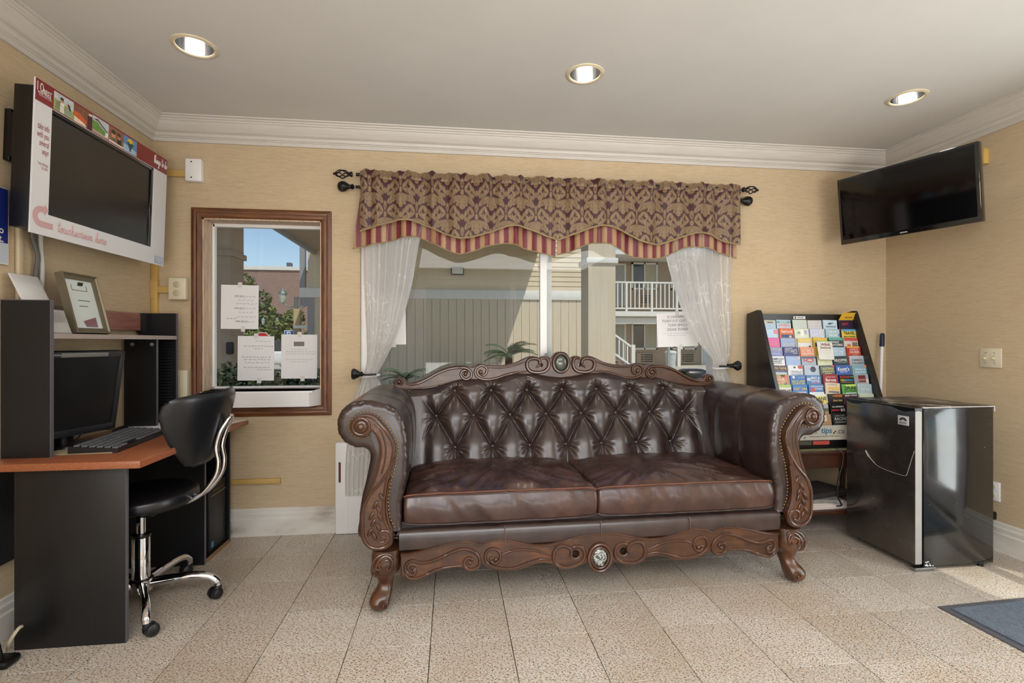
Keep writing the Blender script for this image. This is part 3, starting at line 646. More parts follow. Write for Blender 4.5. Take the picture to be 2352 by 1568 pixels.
# keyboard + mouse + pad + papers
mp_ = thing('desk_mat', 'thin pale desk pad with dark edge under the keyboard', 'desk mat', (-1.455, 2.40, DT), math.radians(5)); q = MB(); q.rbox(-.155, .10, -.255, .30, 0, .004, .0015); q.build('pad', pm('khaki_pad', '9a8f72', .7), mp_)
q = MB(); q.rbox(.088, .103, -.257, .302, 0, .0052, .0015); q.build('binding', M_dark, mp_)
kb = thing('keyboard', 'black wired keyboard lying along the desk front of the monitor', 'keyboard', (-1.440, 2.375, DT+.0045), math.radians(7))
q = MB(); q.prism([(-.085, 0), (.085, 0), (.085, .012), (-.085, .028)], -.228, .222, 'xz'); q.build('body', M_black, kb)
q = MB()
for r in range(6):
    x = .073-.0262*r
    for k in range(21):
        if r == 0 and 4 <= k <= 8: continue
        y = -.217+.0209*k; z = .0128+(.085-x)*.094
        q.rbox(x-.0105, x+.0105, y-.0092, y+.0092, z-.002, z+.006, .002, 1)
ks = q.build('keys', pm('grey_keycaps', '55565a', .45), kb); ks['kind'] = 'stuff'
ms = thing('computer_mouse', 'black mouse behind the keyboard near the monitor', 'mouse', (-1.585, 2.60, DT+.0005), math.radians(8)); q = MB(); q.grid(lambda u, v: (.032*math.cos(2*PI*u)*math.sin(PI*v/2), .058*math.sin(2*PI*u)*math.sin(PI*v/2), .036*math.cos(PI*v/2)**.6), 24, 10); q.build('shell', M_black, ms)
q = MB(); q.sphere((0, .03, .030), (.004, .010, .008), 10); q.build('scroll_wheel', M_dark, ms)
q = MB(); q.tube(smoothpath([(-1.60, 2.655, DT+.012), (-1.64, 2.55, DT+.03), (-1.63, 2.42, DT+.04), (-1.62, 2.36, DT+.02), (-1.66, 2.30, DT+.01)], 6), .0022, 6)
tag(q.build('mouse_cable', M_black), 'thin black cable looping from the mouse behind the keyboard', 'cable')
M_paper = pm('white_paper', 'dad9da', .8, var=.02); M_paperw = pm('warm_paper', 'd3c6bd', .8, var=.03); M_ink = pm('dark_ink', '2c2c30', .7); M_inkl = pm('grey_ink', '77777c', .7)
def sheet(name, lab, w, h, x, y, z, rz, m, lines=0):
    t = thing(name, lab, 'paper', (x, y, z), rz); q = MB(); q.box(-w/2, w/2, -h/2, h/2, 0, .0008); q.build('page', m, t)
    rr = random.Random(int(x*1000)); q = MB()
    for k in range(lines):
        yy = h/2-.03-k*(h-.05)/max(lines, 1); q.box(-w/2+.02, w/2-.02-rr.uniform(0, w*.4), yy, yy+.004, .0008, .0011)
    if lines: q.build('print', M_inkl, t)
    return t
sheet('desk_paper', 'printed sheet lying under the black hutch divider behind the mouse', .20, .22, -1.60, 2.80, DT+.0005, .4, M_paper, 7)
sheet('leaflet', 'leaflet lying on the far front corner of the desktop', .10, .19, -1.215, 2.90, DT+.0005, -.25, M_paperw, 6)
# picture frame, card holder and clear stand on the hutch shelf
M_pewter = pm('pewter_frame', '6d6450', .38, metal=.5, var=.1)
pf = thing('picture_frame', 'pewter framed printed card leaning on the hutch shelf', 'picture frame', (-1.57, 2.36, 1.176))
T = frame((-1.556, 2.357, 1.178), (0, 1, 0), (-.235, 0, .972)) ; fw, fh = .205, .262
q = MB()
pr = [(0, -.012), (0, .016), (.006, .018), (.010, .012), (.016, .010), (.024, .006), (.026, -.012)]
def ringframe(q, w_, h_, pr):
    n = len(pr); cs = [(-w_/2, 0, 1, 1), (w_/2, 0, -1, 1), (w_/2, h_, -1, -1), (-w_/2, h_, 1, -1)]
    vs = [(cx+sx*d, cy+sy*d, z) for cx, cy, sx, sy in cs for d, z in pr]
    q.add(vs, [(c*n+i, c*n+(i+1) % n, ((c+1) % 4)*n+(i+1) % n, ((c+1) % 4)*n+i) for c in range(4) for i in range(n)])
ringframe(q, fw, fh, pr); o = q.build('frame', M_pewter, pf, 20); o.data.transform(T); W(o)
o = box('picture', M_paper, -fw/2+.024, fw/2-.024, .024, fh-.024, -.006, .002, pf); o.data.transform(T); W(o)
q = MB(); q.box(-.05, .04, .19, .193, .002, .0028); q.box(-.05, -.047, .19, .215, .002, .0028); q.box(.037, .04, .19, .215, .002, .0028)
for k in range(2): q.box(-.03, .04-.02*k, .145-.025*k, .149-.025*k, .002, .0028)
o = q.build('print', M_inkl, pf); o.data.transform(T); W(o)
q = MB(); q.add([(-.02, .03, .0026), (.05, .03, .0026), (.05, .075, .0026), (-.03, .055, .0026)], [(0, 1, 2, 3)]); o = q.build('logo_patch', pm('dusty_red_print', '8d5b63', .6), pf); o.data.transform(T); W(o)
o = box('pane', M_glass, -fw/2+.022, fw/2-.022, .022, fh-.022, .004, .0055, pf); o.data.transform(T); W(o)
q = MB(); q.add([(-1.60, 2.345, 1.40), (-1.60, 2.375, 1.40), (-1.66, 2.375, 1.177), (-1.66, 2.345, 1.177)], [(0, 1, 2, 3)]); W(q.build('strut', M_black, pf))
def clear(name, col, a):
    t = NT(name); tr = t.new('ShaderNodeBsdfTransparent'); mx = t.new('ShaderNodeMixShader'); f = t.noise(t.coord('Object'), 4, 2); t.set(col=t.ramp(f, [(.3, L(col)), (.7, L(col))]), rough=.15); mx.inputs[0].default_value = a
    t.link(tr.outputs[0], mx.inputs[1]); t.link(t.b.outputs[0], mx.inputs[2]); t.link(mx.outputs[0], t.out.inputs[0]); return t.m
ch = thing('card_holder', 'clear acrylic card holder with pale cards beside the picture frame', 'card holder', (-1.575, 2.175, 1.176))
q = MB(); q.box(-.035, .035, -.05, .05, 0, .004); q.add([(.03, -.05, .004), (.03, .05, .004), (.0, .05, .095), (.0, -.05, .095), (.033, -.05, .004), (.033, .05, .004), (.003, .05, .095), (.003, -.05, .095)], [(0, 1, 2, 3), (4, 5, 6, 7), (2, 3, 7, 6), (0, 1, 5, 4), (1, 2, 6, 5), (0, 3, 7, 4)]); q.build('holder', clear('clear_acrylic', 'c9c6c0', .45), ch)
q = MB(); q.add([(.026, -.044, .006), (.026, .046, .006), (.002, .046, .075), (.002, -.044, .075)], [(0, 1, 2, 3)]); q.build('card', M_paperw, ch)
q = MB(); q.add([(.018, -.01, .045), (.018, .046, .045), (.004, .046, .085), (.004, -.01, .085)], [(0, 1, 2, 3)]); q.build('dark_card', pm('brown_card', '5a4a42', .6), ch)
cs = thing('sign_holder', 'white leaning sign holder behind the near hutch side', 'sign holder', (-1.63, 2.185, 1.176))
T = frame((-1.585, 2.185, 1.177), (0, 1, 0), (-.42, 0, .907)); q = MB(); q.rbox(-.064, .07, 0, .255, -.003, .003, .0015); o = q.build('face', pm('white_acrylic', 'cdccca', .35, var=.03), cs); o.data.transform(T); W(o)
q = MB(); q.rbox(-1.67, -1.585, 2.125, 2.25, 1.176, 1.181, .001); W(q.build('foot', pm('white_acrylic', 'cdccca', .35), cs))
# ---------------------------------------------------------------- swivel chair
sc = thing('office_chair', 'black vinyl swivel chair with chrome tubes and star base at the desk', 'chair', (-1.338, 2.325, 0))
M_vinyl = NT('black_vinyl'); v = M_vinyl.coord('Object'); f1 = M_vinyl.noise(v, 4, 4); M_vinyl.set(col=M_vinyl.ramp(f1, [(.3, L('0b0c0f')), (.7, L('14161b'))]), rough=M_vinyl.ramp(f1, [(.3, (.26,)*3), (.7, (.42,)*3)]), coat=.1); M_vinyl.bump(M_vinyl.noise(v, 14, 3), .15, .004); M_vinyl = M_vinyl.m
q = MB(); q.cyl((0, 0, .30), (0, 0, .44), .017, 20); q.build('gas_lift', M_chrome, sc)
q = MB(); q.lathe([(.0, .09), (.034, .09), (.034, .30), (.031, .305), (0, .305)], 28); q.build('column_sleeve', M_chrome, sc)
q = MB(); q.lathe([(.032, .300), (.036, .300), (.036, .312), (.02, .314)], 24); q.build('sleeve_cap', M_black, sc)
q = MB(); q.lathe([(.0, .07), (.044, .07), (.046, .118), (.036, .125), (0, .125)], 28); q.build('hub', M_chrome, sc)
for k, a in enumerate([-57, 8, 80, 152, 224]):
    a = math.radians(a); R = lambda r, z: (r*math.cos(a), r*math.sin(a), z)
    q = MB(); q.tube(smoothpath([R(.03, .098), R(.12, .105), (R(.20, .107)), R(.26, .098), R(.293, .072), R(.300, .055)], 5), [.020]*6+[.0185]*10+[.017]*6+[.014]*4, 14, sy=1); lg = q.build('leg', M_chrome, sc)
    cx, cy = .300*math.cos(a), .300*math.sin(a); b = a+[1.9, -2.2, 2.6, .6, 1.2][k]; d = Vector((math.cos(b), math.sin(b), 0)); p = Vector((-d.y, d.x, 0)); c0 = Vector((cx, cy, .0265))+d*.016
    q = MB()
    for s in (-1, 1):
        w0 = c0+p*s*.006; q.tube([w0, w0+p*s*.004, w0+p*s*.016, w0+p*s*.021], [.0262, .0262, .0225, .014], 18)
    q.tube([(cx, cy, .06), (cx, cy, .045), tuple(c0+Vector((0, 0, .012)))], [.012, .016, .014], 10)
    q.build('caster', pm('caster_black', '141518', .4), lg)
q = MB()
cx, cy = -.012, .055
def seat(u, v):
    a = 2*PI*u; r = math.sin(PI*v); r = abs(r)**.55; x = .20*r*math.cos(a); y = .215*r*math.sin(a); k = math.cos(PI*v)
    return (cx+x, cy+y, .452-.038*(1 if k > 0 else -1)*abs(k)**.7+(.010*(r**2) if k < 0 else 0))
q.grid(seat, 40, 20); q.build('seat', M_vinyl, sc)
q = MB(); q.rbox(-.09, .09, -.08, .10, .405, .425, .008); q.cyl((0, -.02, .405), (.07, -.14, .40), .007, 8); q.build('mechanism', M_black, sc)
q = MB(); q.lathe([(0, .418), (.17, .418), (.185, .428), (.18, .435), (0, .435)], 32, Matrix.Translation((cx, cy, 0))); q.build('seat_pan', M_dark, sc)
HW = [(.592, .085), (.60, .125), (.66, .175), (.72, .213), (.78, .243), (.84, .263), (.88, .262), (.905, .243), (.918, .205), (.924, .13)]
def hw(z): return float(np.interp(z, [a for a, b in HW], [b for a, b in HW]))
def pad(front):
    def fn(u, v):
        z = .592+.331*v; s = (2*u-1); e = 1-abs(s)**4; ev = 1-abs(2*v-1)**6
        y = s*hw(z); th = .030*(max(e, 0)**.5)*(max(ev, 0)**.5)
        x = -1.75*y*y+(z-.6)*.27
        x += th if front else -th
        if front: x += .004*math.sin(60*y+25*z)*math.exp(-((z-.645)/.04)**2)*e
        return (.216+x, .105+y, z)
    return fn
q = MB(); q.grid(pad(True), 40, 30); q.grid(pad(False), 40, 30); q.build('backrest', M_vinyl, sc, 60)
q = MB(); q.tube([tuple(Vector(pad(True)(u, v))-Vector((.03*0, 0, 0))) for u, v in [(0, .1+.8*i/20) for i in range(21)]]+[pad(True)(i/30, 1) for i in range(31)]+[pad(True)(1, .9-.8*i/20) for i in range(21)]+[pad(True)(1-i/30, 0) for i in range(31)], .0045, 6, closed=True); q.build('piping', M_black, sc)
for dy in (-.028, .032):
    q = MB(); q.tube(smoothpath([(.0, .05+dy, .415), (.10, .07+dy, .414), (.205, .08+dy, .450), (.272, .085+dy, .53), (.287, .09+dy, .595), (.276, .095+dy, .665), (.292, .10+dy, .735), (.318, .10+dy*.6, .785), (.326, .10+dy*.1, .803)], 7), .0105, 12); q.build('back_tube', M_chrome, sc)
# ---------------------------------------------------------------- touchscreen display on the left wall
td = thing('touchscreen_display', 'wall mounted touchscreen in a white and red printed surround above the desk', 'display', (XL, 2.5, 1.85))
T = frame((-1.566, 2.497, 1.848), (0, 1, 0), (.035, 0, .999))   # local x along the wall, y up, z into the room
def place(o): o.data.transform(T); return W(o)
place(MB().rbox(-.415, .415, -.27, .27, -.085, -.012, .004).build('tv_body', M_black, td))
M_card = pm('white_foamboard', 'cfcfd2', .3, var=.02)
fw, fh = .434, .292
place(board('surround', [[(-fw, -fh), (fw, -fh), (fw, fh), (-fw, fh)], [(-.352, -.207), (.318, -.207), (.318, .207), (-.352, .207)]], .006, .0005, M_card, td))
place(box('screen', M_scr, -.36, .325, -.212, .212, -.012, -.006, td))
M_bezel = pm('gloss_black_bezel', '070809', .12, coat=.5)
q = MB()
for a in ((-.353, .319, .192, .208), (.298, .319, -.208, .208)): q.rbox(a[0], a[1], a[2], a[3], -.008, .0005, .002)
place(q.build('bezel', M_bezel, td))
M_red = pm('wine_red_print', '7d2226', .35, var=.05)
q = MB(); q.box(-fw+.001, fw-.001, .209, fh-.001, .003, .0036); place(q.build('red_banner', M_red, td))
M_ptx = pm('white_print', 'ddd8d6', .5); M_rtx = pm('faded_red_print', '9c5a5c', .5); M_pink = pm('pale_red_arrow', 'c09a9c', .5)
def tt(body, x, y, w=None, h=None, m=M_ptx, z=.0042, **k):
    o = link('lettering', text_mesh(body, w, h, **k), m, td); o.data.transform(Matrix.Translation((x, y, z))); return place(o)
G = {'t': (.62, [[(.30, 2.0), (.22, .5), (.34, .03), (.55, .25)], [(.02, 1.35), (.55, 1.45)]]), 'h': (.95, [[(.0, .1), (.28, 1.5), (.30, 2.15), (.16, 1.9), (.12, .0)], [(.12, .4), (.35, .95), (.56, .85), (.55, .1), (.70, .02), (.9, .25)]]),
 'i': (.45, [[(.0, .2), (.16, .95), (.13, .15), (.24, .02), (.42, .25)], [(.19, 1.4), (.21, 1.46)]]), 'n': (.95, [[(.0, .3), (.14, .95), (.12, .0)], [(.12, .45), (.38, .98), (.56, .85), (.54, .1), (.68, .02), (.9, .25)]]),
 'g': (.85, [[(.58, .85), (.30, .98), (.08, .55), (.22, .05), (.48, .25), (.60, .9), (.54, -.7), (.25, -1.0), (.12, -.75), (.45, -.2), (.82, .25)]]), 's': (.70, [[(.0, .2), (.38, .98), (.28, .65), (.50, .35), (.35, .03), (.08, .12)], [(.42, .1), (.68, .25)]]),
 'o': (.75, [[(.42, .95), (.12, .75), (.10, .2), (.36, .02), (.60, .4), (.48, .92), (.40, .85), (.72, .75)]]), 'd': (.95, [[(.56, .85), (.30, .98), (.08, .50), (.22, .04), (.50, .3), (.66, 2.1), (.60, .2), (.72, .02), (.92, .25)]]),
 'u': (.90, [[(.0, .7), (.12, .95), (.10, .25), (.28, .02), (.50, .3), (.58, .95), (.55, .15), (.68, .02), (.88, .25)]]), 'c': (.70, [[(.56, .80), (.34, .98), (.08, .5), (.26, .02), (.68, .28)]]), 'r': (.70, [[(.0, .2), (.18, 1.05), (.42, .9), (.36, .2), (.46, .02), (.68, .25)]]),
 'e': (.70, [[(.05, .4), (.46, .65), (.36, .98), (.10, .6), (.24, .03), (.68, .28)]]), ' ': (.65, [])}
def script(s_, x, y, w_, h_, m, r):
    q = MB(); cx = 0; st = []
    for ch_ in s_:
        adv, strokes = G[ch_]
        for k_ in strokes: st.append([(cx+a+b*.12, b) for a, b in k_])
        cx += adv
    k_ = w_/cx; ky = h_/2.6
    for k2 in st:
        sp = smoothpath([(x+a*k_, y+b*ky) for a, b in k2], 5); q.tube([(a, b, .0040) for a, b in sp], r, 5, sy=1)
    o = q.build('lettering', m, td); return place(o)
tt('10', -.412, .265, .030, .034); tt('BEST', -.378, .256, .040, .017, bold=.02); tt('WINE TRAVEL', -.392, .243, .066, .009, bold=.02); tt('DESTINATION AWARD', -.388, .234, .062, .005)
script('things to do', .310, .238, .118, .052, M_ptx, .0017)
tt('take info\nwith you\nseveral\nways', -.362, .070, .056, .125, M_rtx, align='RIGHT', shear=.2)
tt('* tour offerings\n* qr codes', -.364, -.030, .050, .030, M_rtx, align='RIGHT', shear=.2)
script('touchscreen here', -.308, -.262, .285, .050, M_pink, .0021)
q = MB(); q.box(.345, .428, -.285, -.245, .003, .0038); place(q.build('logo_panel', pm('pale_blue_print', 'a9b6c8', .5), td)); tt('RODEWAY\nINN', .387, -.265, .060, .026, z=.0045, bold=.02)
ar = [(-.332, -.235), (-.332, -.262)] + [(-.385+.050*math.cos(a), -.207-.055+.055*0+.055*math.sin(a)) for a in []]
arc = [(-.385-.040*math.sin(a), -.222+.040*math.cos(a)) for a in [PI*i/14 for i in range(15)]]; arc2 = [(-.385-.017*math.sin(a), -.222+.017*math.cos(a)) for a in [PI*i/14 for i in range(15)]]
pts = [(-.372, -.172), (-.372, -.182)]+arc+[(-.328, -.262), (-.328, -.239)]+arc2[::-1]+[(-.372, -.205), (-.372, -.215), (-.350, -.193)]
q = MB(); q.add([(a, b, .0038) for a, b in pts], [tuple(range(len(pts)))]); place(q.build('arrow', M_pink, td, 0))
# small printed pictures in the banner: each a flat print of simple colour shapes
def pic(x0, x1, shapes):
    y0, y1 = .212, .284
    f = None
    for k, (m, pts) in enumerate(shapes):
        q = MB(); z = .0038+.00015*k
        q.add([(x0+(x1-x0)*a, y0+(y1-y0)*b, z) for a, b in pts], [tuple(range(len(pts)))])
        o = q.build('picture' if k == 0 else 'picture_shape', pm('print_'+m, m, .4, var=.18, vs=60), td if f is None else f, 0)
        o.data.transform(T)
        if f is None: W(o)
        if f is None: f = o
full = [(0, 0), (1, 0), (1, 1), (0, 1)]
def ell(cx, cy, rx, ry, n=14): return [(cx+rx*math.cos(2*PI*i/n), cy+ry*math.sin(2*PI*i/n)) for i in range(n)]
pic(-.348, -.245, [('b9c2c4', full), ('8fa05c', [(0, 0), (1, 0), (1, .45), (0, .62)]), ('77825f', [(.08, .1), (.5, .05), (.5, .5), (.3, .62), (.12, .5)]), ('d2ccc4', [(.3, .02), (.52, .02), (.5, .58), (.32, .55)]), ('b98a6c', ell(.40, .68, .08, .12)), ('261c17', ell(.39, .78, .09, .08)), ('8c9a86', [(.55, .0), (.85, .0), (.85, .4), (.7, .5), (.58, .4)]), ('c99a7c', ell(.66, .58, .06, .1)), ('2a1c16', [(.66, .7), (.78, .66), (.85, .4), (.78, .36), (.72, .5)])])
pic(-.243, -.140, [('7a4a38', full), ('c05a2c', [(0, .3), (.6, .1), (.75, .3), (.3, .6), (0, .6)]), ('d9c8b6', [(0, 0), (.7, 0), (.6, .15), (0, .3)]), ('4a1c20', [(.75, 0), (1, 0), (1, .8), (.75, .75)]), ('d8d2c8', [(.78, .8), (.98, .8), (.98, .95), (.8, .9)])])
pic(-.138, -.035, [('b7c2cc', full), ('5f8a3f', [(0, 0), (1, 0), (.9, .35), (.6, .5), (.25, .75), (0, .7)]), ('6a3a34', [(0, .78), (.3, .92), (.95, .45), (.9, .38), (.3, .80)]), ('a8938a', [(0, 0), (1, 0), (1, .12), (0, .2)]), ('d6d6d2', [(.78, .1), (.95, .1), (.95, .4), (.8, .4)])])
pic(-.033, .066, [('8a6048', full), ('c98f6a', ell(.3, .5, .14, .2)), ('3a2a22', ell(.3, .72, .16, .14)), ('6a5c3c', [(.1, 0), (.5, 0), (.45, .35), (.15, .35)]), ('2b2722', [(.55, 0), (.9, 0), (.85, .45), (.6, .45)]), ('b9836a', ell(.68, .55, .1, .15)), ('4a342a', ell(.68, .72, .14, .12)), ('dccfc4', [(0, 0), (1, 0), (1, .1), (0, .14)])])
pic(.068, .168, [('5b86b8', full), ('9fbdd8', [(0, 0), (1, 0), (1, .3), (0, .45)]), ('d8b83c', ell(.5, .68, .24, .25)), ('1f4a4c', [(.26, .62), (.36, .72), (.5, .6), (.62, .72), (.74, .62), (.55, .2), (.45, .2)]), ('3a3030', [(.45, .1), (.55, .1), (.55, .2), (.45, .2)])])
place(MB().rbox(-.372, -.25, -.01, .19, -.15, -.125, .004).build('mount_plate', M_iron, td)); place(MB().rbox(-.39, -.30, .0, .17, -.124, -.08, .006).build('mount_arm', M_iron, td))
# ---------------------------------------------------------------- wall things on the left
bs = thing('blue_wall_sign', 'deep blue wall sign with white lettering, cut by the picture edge', 'sign', (XL, 1.86, 1.58))
q = MB(); q.rbox(XL+.004, XL+.012, 1.55, 2.142, 1.44, 1.735, .003); W(q.build('panel', M_white, bs))
t = NT('blue_gradient_print'); g = t.new('ShaderNodeTexGradient'); mp2 = t.coord('Object', (0, 0, 1)); sp_ = t.new('ShaderNodeSeparateXYZ'); t.link(mp2, sp_.inputs[0]); t.set(col=t.ramp(t.noise(t.coord('Object', (3, 3, 3)), 2, 2), [(.3, L('16246a')), (.7, L('1c2c78'))]), rough=.3)
W(box('blue_print', t.m, XL+.012, XL+.0125, 1.556, 2.137, 1.522, 1.730, bs)); W(box('pale_print', pm('pale_grey_blue_print', 'b9c0cc', .4), XL+.012, XL+.0125, 1.556, 2.137, 1.446, 1.522, bs))
o = link('lettering', text_mesh('to\nit.', None, .056, align='RIGHT', bold=.015), M_ptx, bs, None); o.data.transform(frame((XL+.0135, 2.117, 1.552), (0, 1, 0), (0, 0, 1))); W(o)
M_tanp = pm('painted_cable_cover', 'b8a88c', .6)
q = MB(); q.rbox(XL+.001, XL+.018, 2.178, 2.206, 1.30, 1.64, .007, 3); tag(q.build('cable_cover', M_tanp), 'beige cable cover running down the wall from the touchscreen', 'cable cover')
q = MB(); q.tube(smoothpath([(XL+.04, 2.235, 1.66), (XL+.02, 2.238, 1.58), (XL+.022, 2.262, 1.50), (XL+.02, 2.258, 1.44), (XL+.02, 2.245, 1.33)], 6), .008, 8); tag(q.build('display_cable', pm('grey_cable', '55524e', .5)), 'grey cable hanging below the touchscreen', 'cable')
q = MB(); q.tube(smoothpath([(XL+.03, 2.275, 1.66), (XL+.02, 2.280, 1.55), (XL+.02, 2.288, 1.44), (XL+.02, 2.282, 1.34)], 6), .009, 8); tag(q.build('display_cable', pm('pale_grey_cable', 'b9b7b2', .5)), 'pale cable hanging below the touchscreen beside a grey one', 'cable')
# yellow raceways and boxes on the back wall
rw = thing('corner_raceway', 'yellowed cable raceway climbing the left corner with side branches', 'raceway', (-1.69, YB, .7))
W(box('trunk', M_yel, -1.716, -1.682, YB-.022, YB, .70, 2.15, rw, .003)); W(box('branch', M_yel, -1.70, -1.50, YB-.018, YB, 2.098, 2.135, rw, .003))
W(box('branch', M_yel, -1.69, -1.60, YB-.018, YB, 1.425, 1.462, rw, .003)); W(box('tee_cover', M_yel, -1.717, -1.680, YB-.025, YB, 1.39, 1.50, rw, .003))
wb = thing('wall_box', 'white electrical box with two screws at the end of the upper raceway', 'electrical box', (-1.476, YB, 2.13)); q = MB(); q.rbox(-1.523, -1.436, YB-.042, YB, 2.068, 2.197, .006); W(q.build('cover', M_white, wb))
q = MB(); [q.cyl((-1.488, YB-.044, z), (-1.488, YB-.041, z), .004, 10) for z in (2.088, 2.178)]; W(q.build('screw', M_dark, wb))
ou = thing('wall_outlet', 'beige two socket outlet on the raceway left of the oak window', 'outlet', (-1.56, YB, 1.45)); q = MB(); q.rbox(-1.610, -1.517, YB-.045, YB, 1.385, 1.510, .005); W(q.build('box', M_ivory, ou))
for z in (1.423, 1.472):
    q = MB(); q.lathe([(.018, 0), (.018, .003), (.014, .005), (0, .005)], 20, Matrix.Translation((-1.565, YB-.045, z)) @ Matrix.Rotation(PI/2, 4, 'X')); W(q.build('socket', pm('socket_face', 'b3a88c', .4), ou))
lr = thing('low_raceway', 'short yellow raceway on the wall below the small window', 'raceway', (-1.15, YB, .32)); W(box('channel', M_yel, -1.31, -1.012, YB-.018, YB, .306, .336, lr, .002)); W(box('end_cap', M_yel, -1.028, -1.010, YB-.021, YB, .304, .338, lr, .002))
bp = thing('wall_panel', 'cream panelled box low on the wall between desk and oak window', 'panel', (-1.55, YB, .85)); q = MB(); q.rbox(-1.60, -1.512, YB-.04, YB, .715, .980, .004); W(q.build('box', M_ivory, bp)); q = MB(); q.rbox(-1.60, -1.545, YB-.044, YB-.038, .73, .955, .002); W(q.build('door', M_beige, bp))
# case leaning behind the desk end panel at the picture edge
ba = thing('folded_stand', 'black folded stand leaning at the wall by the desk end', 'stand', (-1.60, 1.97, 0)); q = MB(); q.tube([(-1.60, 1.90, .33), (-1.575, 1.94, .03)], .011, 8); q.tube([(-1.64, 1.90, .33), (-1.60, 1.95, .03)], .011, 8); W(q.build('pole', M_iron, ba)); q = MB(); q.rbox(-1.68, -1.54, 1.92, 1.99, 0, .03, .012); W(q.build('foot', M_iron, ba))
q = MB(); q.tube(smoothpath([(-1.62, 2.03, .015), (-1.60, 2.01, .05), (-1.585, 2.035, .09), (-1.60, 2.08, .06), (-1.64, 2.10, .02)], 6), .006, 8); tag(q.build('floor_cable', pm('cream_cable', 'b7ab90', .5)), 'cream cable looping on the floor beside the desk end panel', 'cable')
# ================================================================ sofa
SX, SY, SR = .660, 2.180, .015
sofa = thing('carved_sofa', 'brown leather button tufted sofa with carved wooden frame and scrolled arms', 'sofa', (SX, SY, 0), SR)
def leather():
    t = NT('brown_leather'); v = t.coord('Object')
    a = t.noise(v, 2.6, 4, .6); b = t.noise(v, 9, 4, .6)
    c = t.ramp(a, [(.3, L('211716')), (.55, L('30221f')), (.75, L('45322c'))])
    c = t.mix(.35, c, t.ramp(b, [(.35, L('1f1514')), (.65, L('4b3831'))]))
    t.set(col=c, rough=t.ramp(b, [(.3, (.26,)*3), (.7, (.38,)*3)]), coat=.35, coatr=.2, spec=.55)
    w1 = t.noise(t.coord('Object', (9, 3, 9)), 1.6, 4, .6); g = t.noise(v, 260, 2)
    n = t.bump(w1, .14, .010); t.bump(g, .12, .001, n); return t.m
M_lea = leather()
def leather_seat():
    t = NT('worn_leather_seat'); v = t.coord('Object')
    a = t.noise(v, 2.2, 4, .6); b = t.noise(v, 8, 4, .6)
    c = t.ramp(a, [(.3, L('281a17')), (.5, L('3f2923')), (.72, L('633f33'))])
    c = t.mix(.3, c, t.ramp(b, [(.35, L('231715')), (.65, L('5a3f35'))]))
    t.set(col=c, rough=t.ramp(b, [(.3, (.22,)*3), (.7, (.38,)*3)]), coat=.3, coatr=.2, spec=.55)
    w1 = t.noise(t.coord('Object', (13, 4.0, 3), (0, 0, .25)), 1.0, 3, .55); w2 = t.noise(t.coord('Object', (30, 8, 10), (0, 0, -.2)), 1.0, 3)
    n = t.bump(w1, .35, .012); n = t.bump(w2, .12, .004, n); t.bump(t.noise(v, 260, 2), .1, .001, n); return t.m
M_seat = leather_seat()
def carved():
    t = NT('carved_walnut'); v = t.coord('Object', (4, 4, 4)); a = t.noise(v, 2.2, 5, .65); b = t.noise(t.coord('Object', (3, 60, 60)), 1, 3)
    c = t.ramp(a, [(.28, L('1d0f08')), (.52, L('402412')), (.75, L('6b4120'))]); c = t.mix(.25, c, t.ramp(b, [(.3, L('1f100a')), (.7, L('6f4526'))]))
    t.set(col=c, rough=.34, coat=.35, coatr=.25); t.bump(b, .08, .001); return t.m
M_walnut = carved()
M_walnut2 = pm('carved_walnut_relief', '452817', .27, var=.4, vs=9, coat=.4)
M_nail = pm('antique_brass_nail', '9a7a48', .3, metal=1.)
M_nailh = M_nail
M_darklea = pm('dark_leather_side', '1c1312', .45, var=.15)
mir = lambda pts: [(-x, z) for x, z in reversed(pts)]
FR = [(-1.023,.841),(-1.0,.837),(-.975,.823),(-.953,.799),(-.932,.773),(-.916,.746),(-.904,.723),(-.899,.694),(-.9,.673),(-.903,.656),(-.912,.611),(-.926,.561),(-.934,.516),(-.94,.462),(-.938,.42),(-.932,.386),(-.918,.357),(-.91,.334),(-.91,.297),(-.923,.276),(-.945,.266)]
FL = [(-.976,.264),(-1.003,.272),(-1.025,.292),(-1.038,.316),(-1.042,.347),(-1.042,.397),(-1.038,.439),(-1.025,.475),(-1.003,.535),(-.989,.577),(-.975,.63),(-.967,.666),(-.966,.694),(-.971,.724),(-.985,.755),(-.997,.767)]
VC = (-1.039, .789)
VA = [(VC[0]+.046*math.cos(a), VC[1]+.046*math.sin(a)) for a in [math.radians(-40-10*i) for i in range(18)]]+[(-1.066,.827),(-1.046,.838)]
FACE = smoothpath(FR+FL+VA, 4, True)
ROLL = [(-1.032,.687),(-1.067,.69),(-1.101,.705),(-1.128,.73),(-1.142,.758),(-1.146,.789),(-1.143,.822),(-1.128,.852),(-1.101,.877),(-1.069,.89),(-1.021,.894),(-.975,.885),(-.928,.87),(-.893,.85),(-.87,.816),(-.856,.775),(-.849,.727),(-.847,.679),(-.848,.627),(-.851,.564),(-.862,.504),(-.873,.464),(-.876,.407),(-.876,.35)]
OUTL = [(-1.047,.30),(-1.055,.387),(-1.052,.429),(-1.043,.486),(-1.026,.556),(-1.010,.655)]
ARM = smoothpath(OUTL+ROLL+[(-.878,.30)], 5, True)
def normals2(P):
    P = np.array(P); t = np.roll(P, -1, 0)-np.roll(P, 1, 0); t /= np.linalg.norm(t, axis=1)[:, None]+1e-9
    n = np.stack([t[:, 1], -t[:, 0]], 1)
    A = .5*np.sum(P[:, 0]*np.roll(P[:, 1], -1)-np.roll(P[:, 0], -1)*P[:, 1])
    return n if A > 0 else -n      # outward
def inset(P, d): P = np.array(P); return P-normals2(P)*np.reshape(d, (-1, 1))
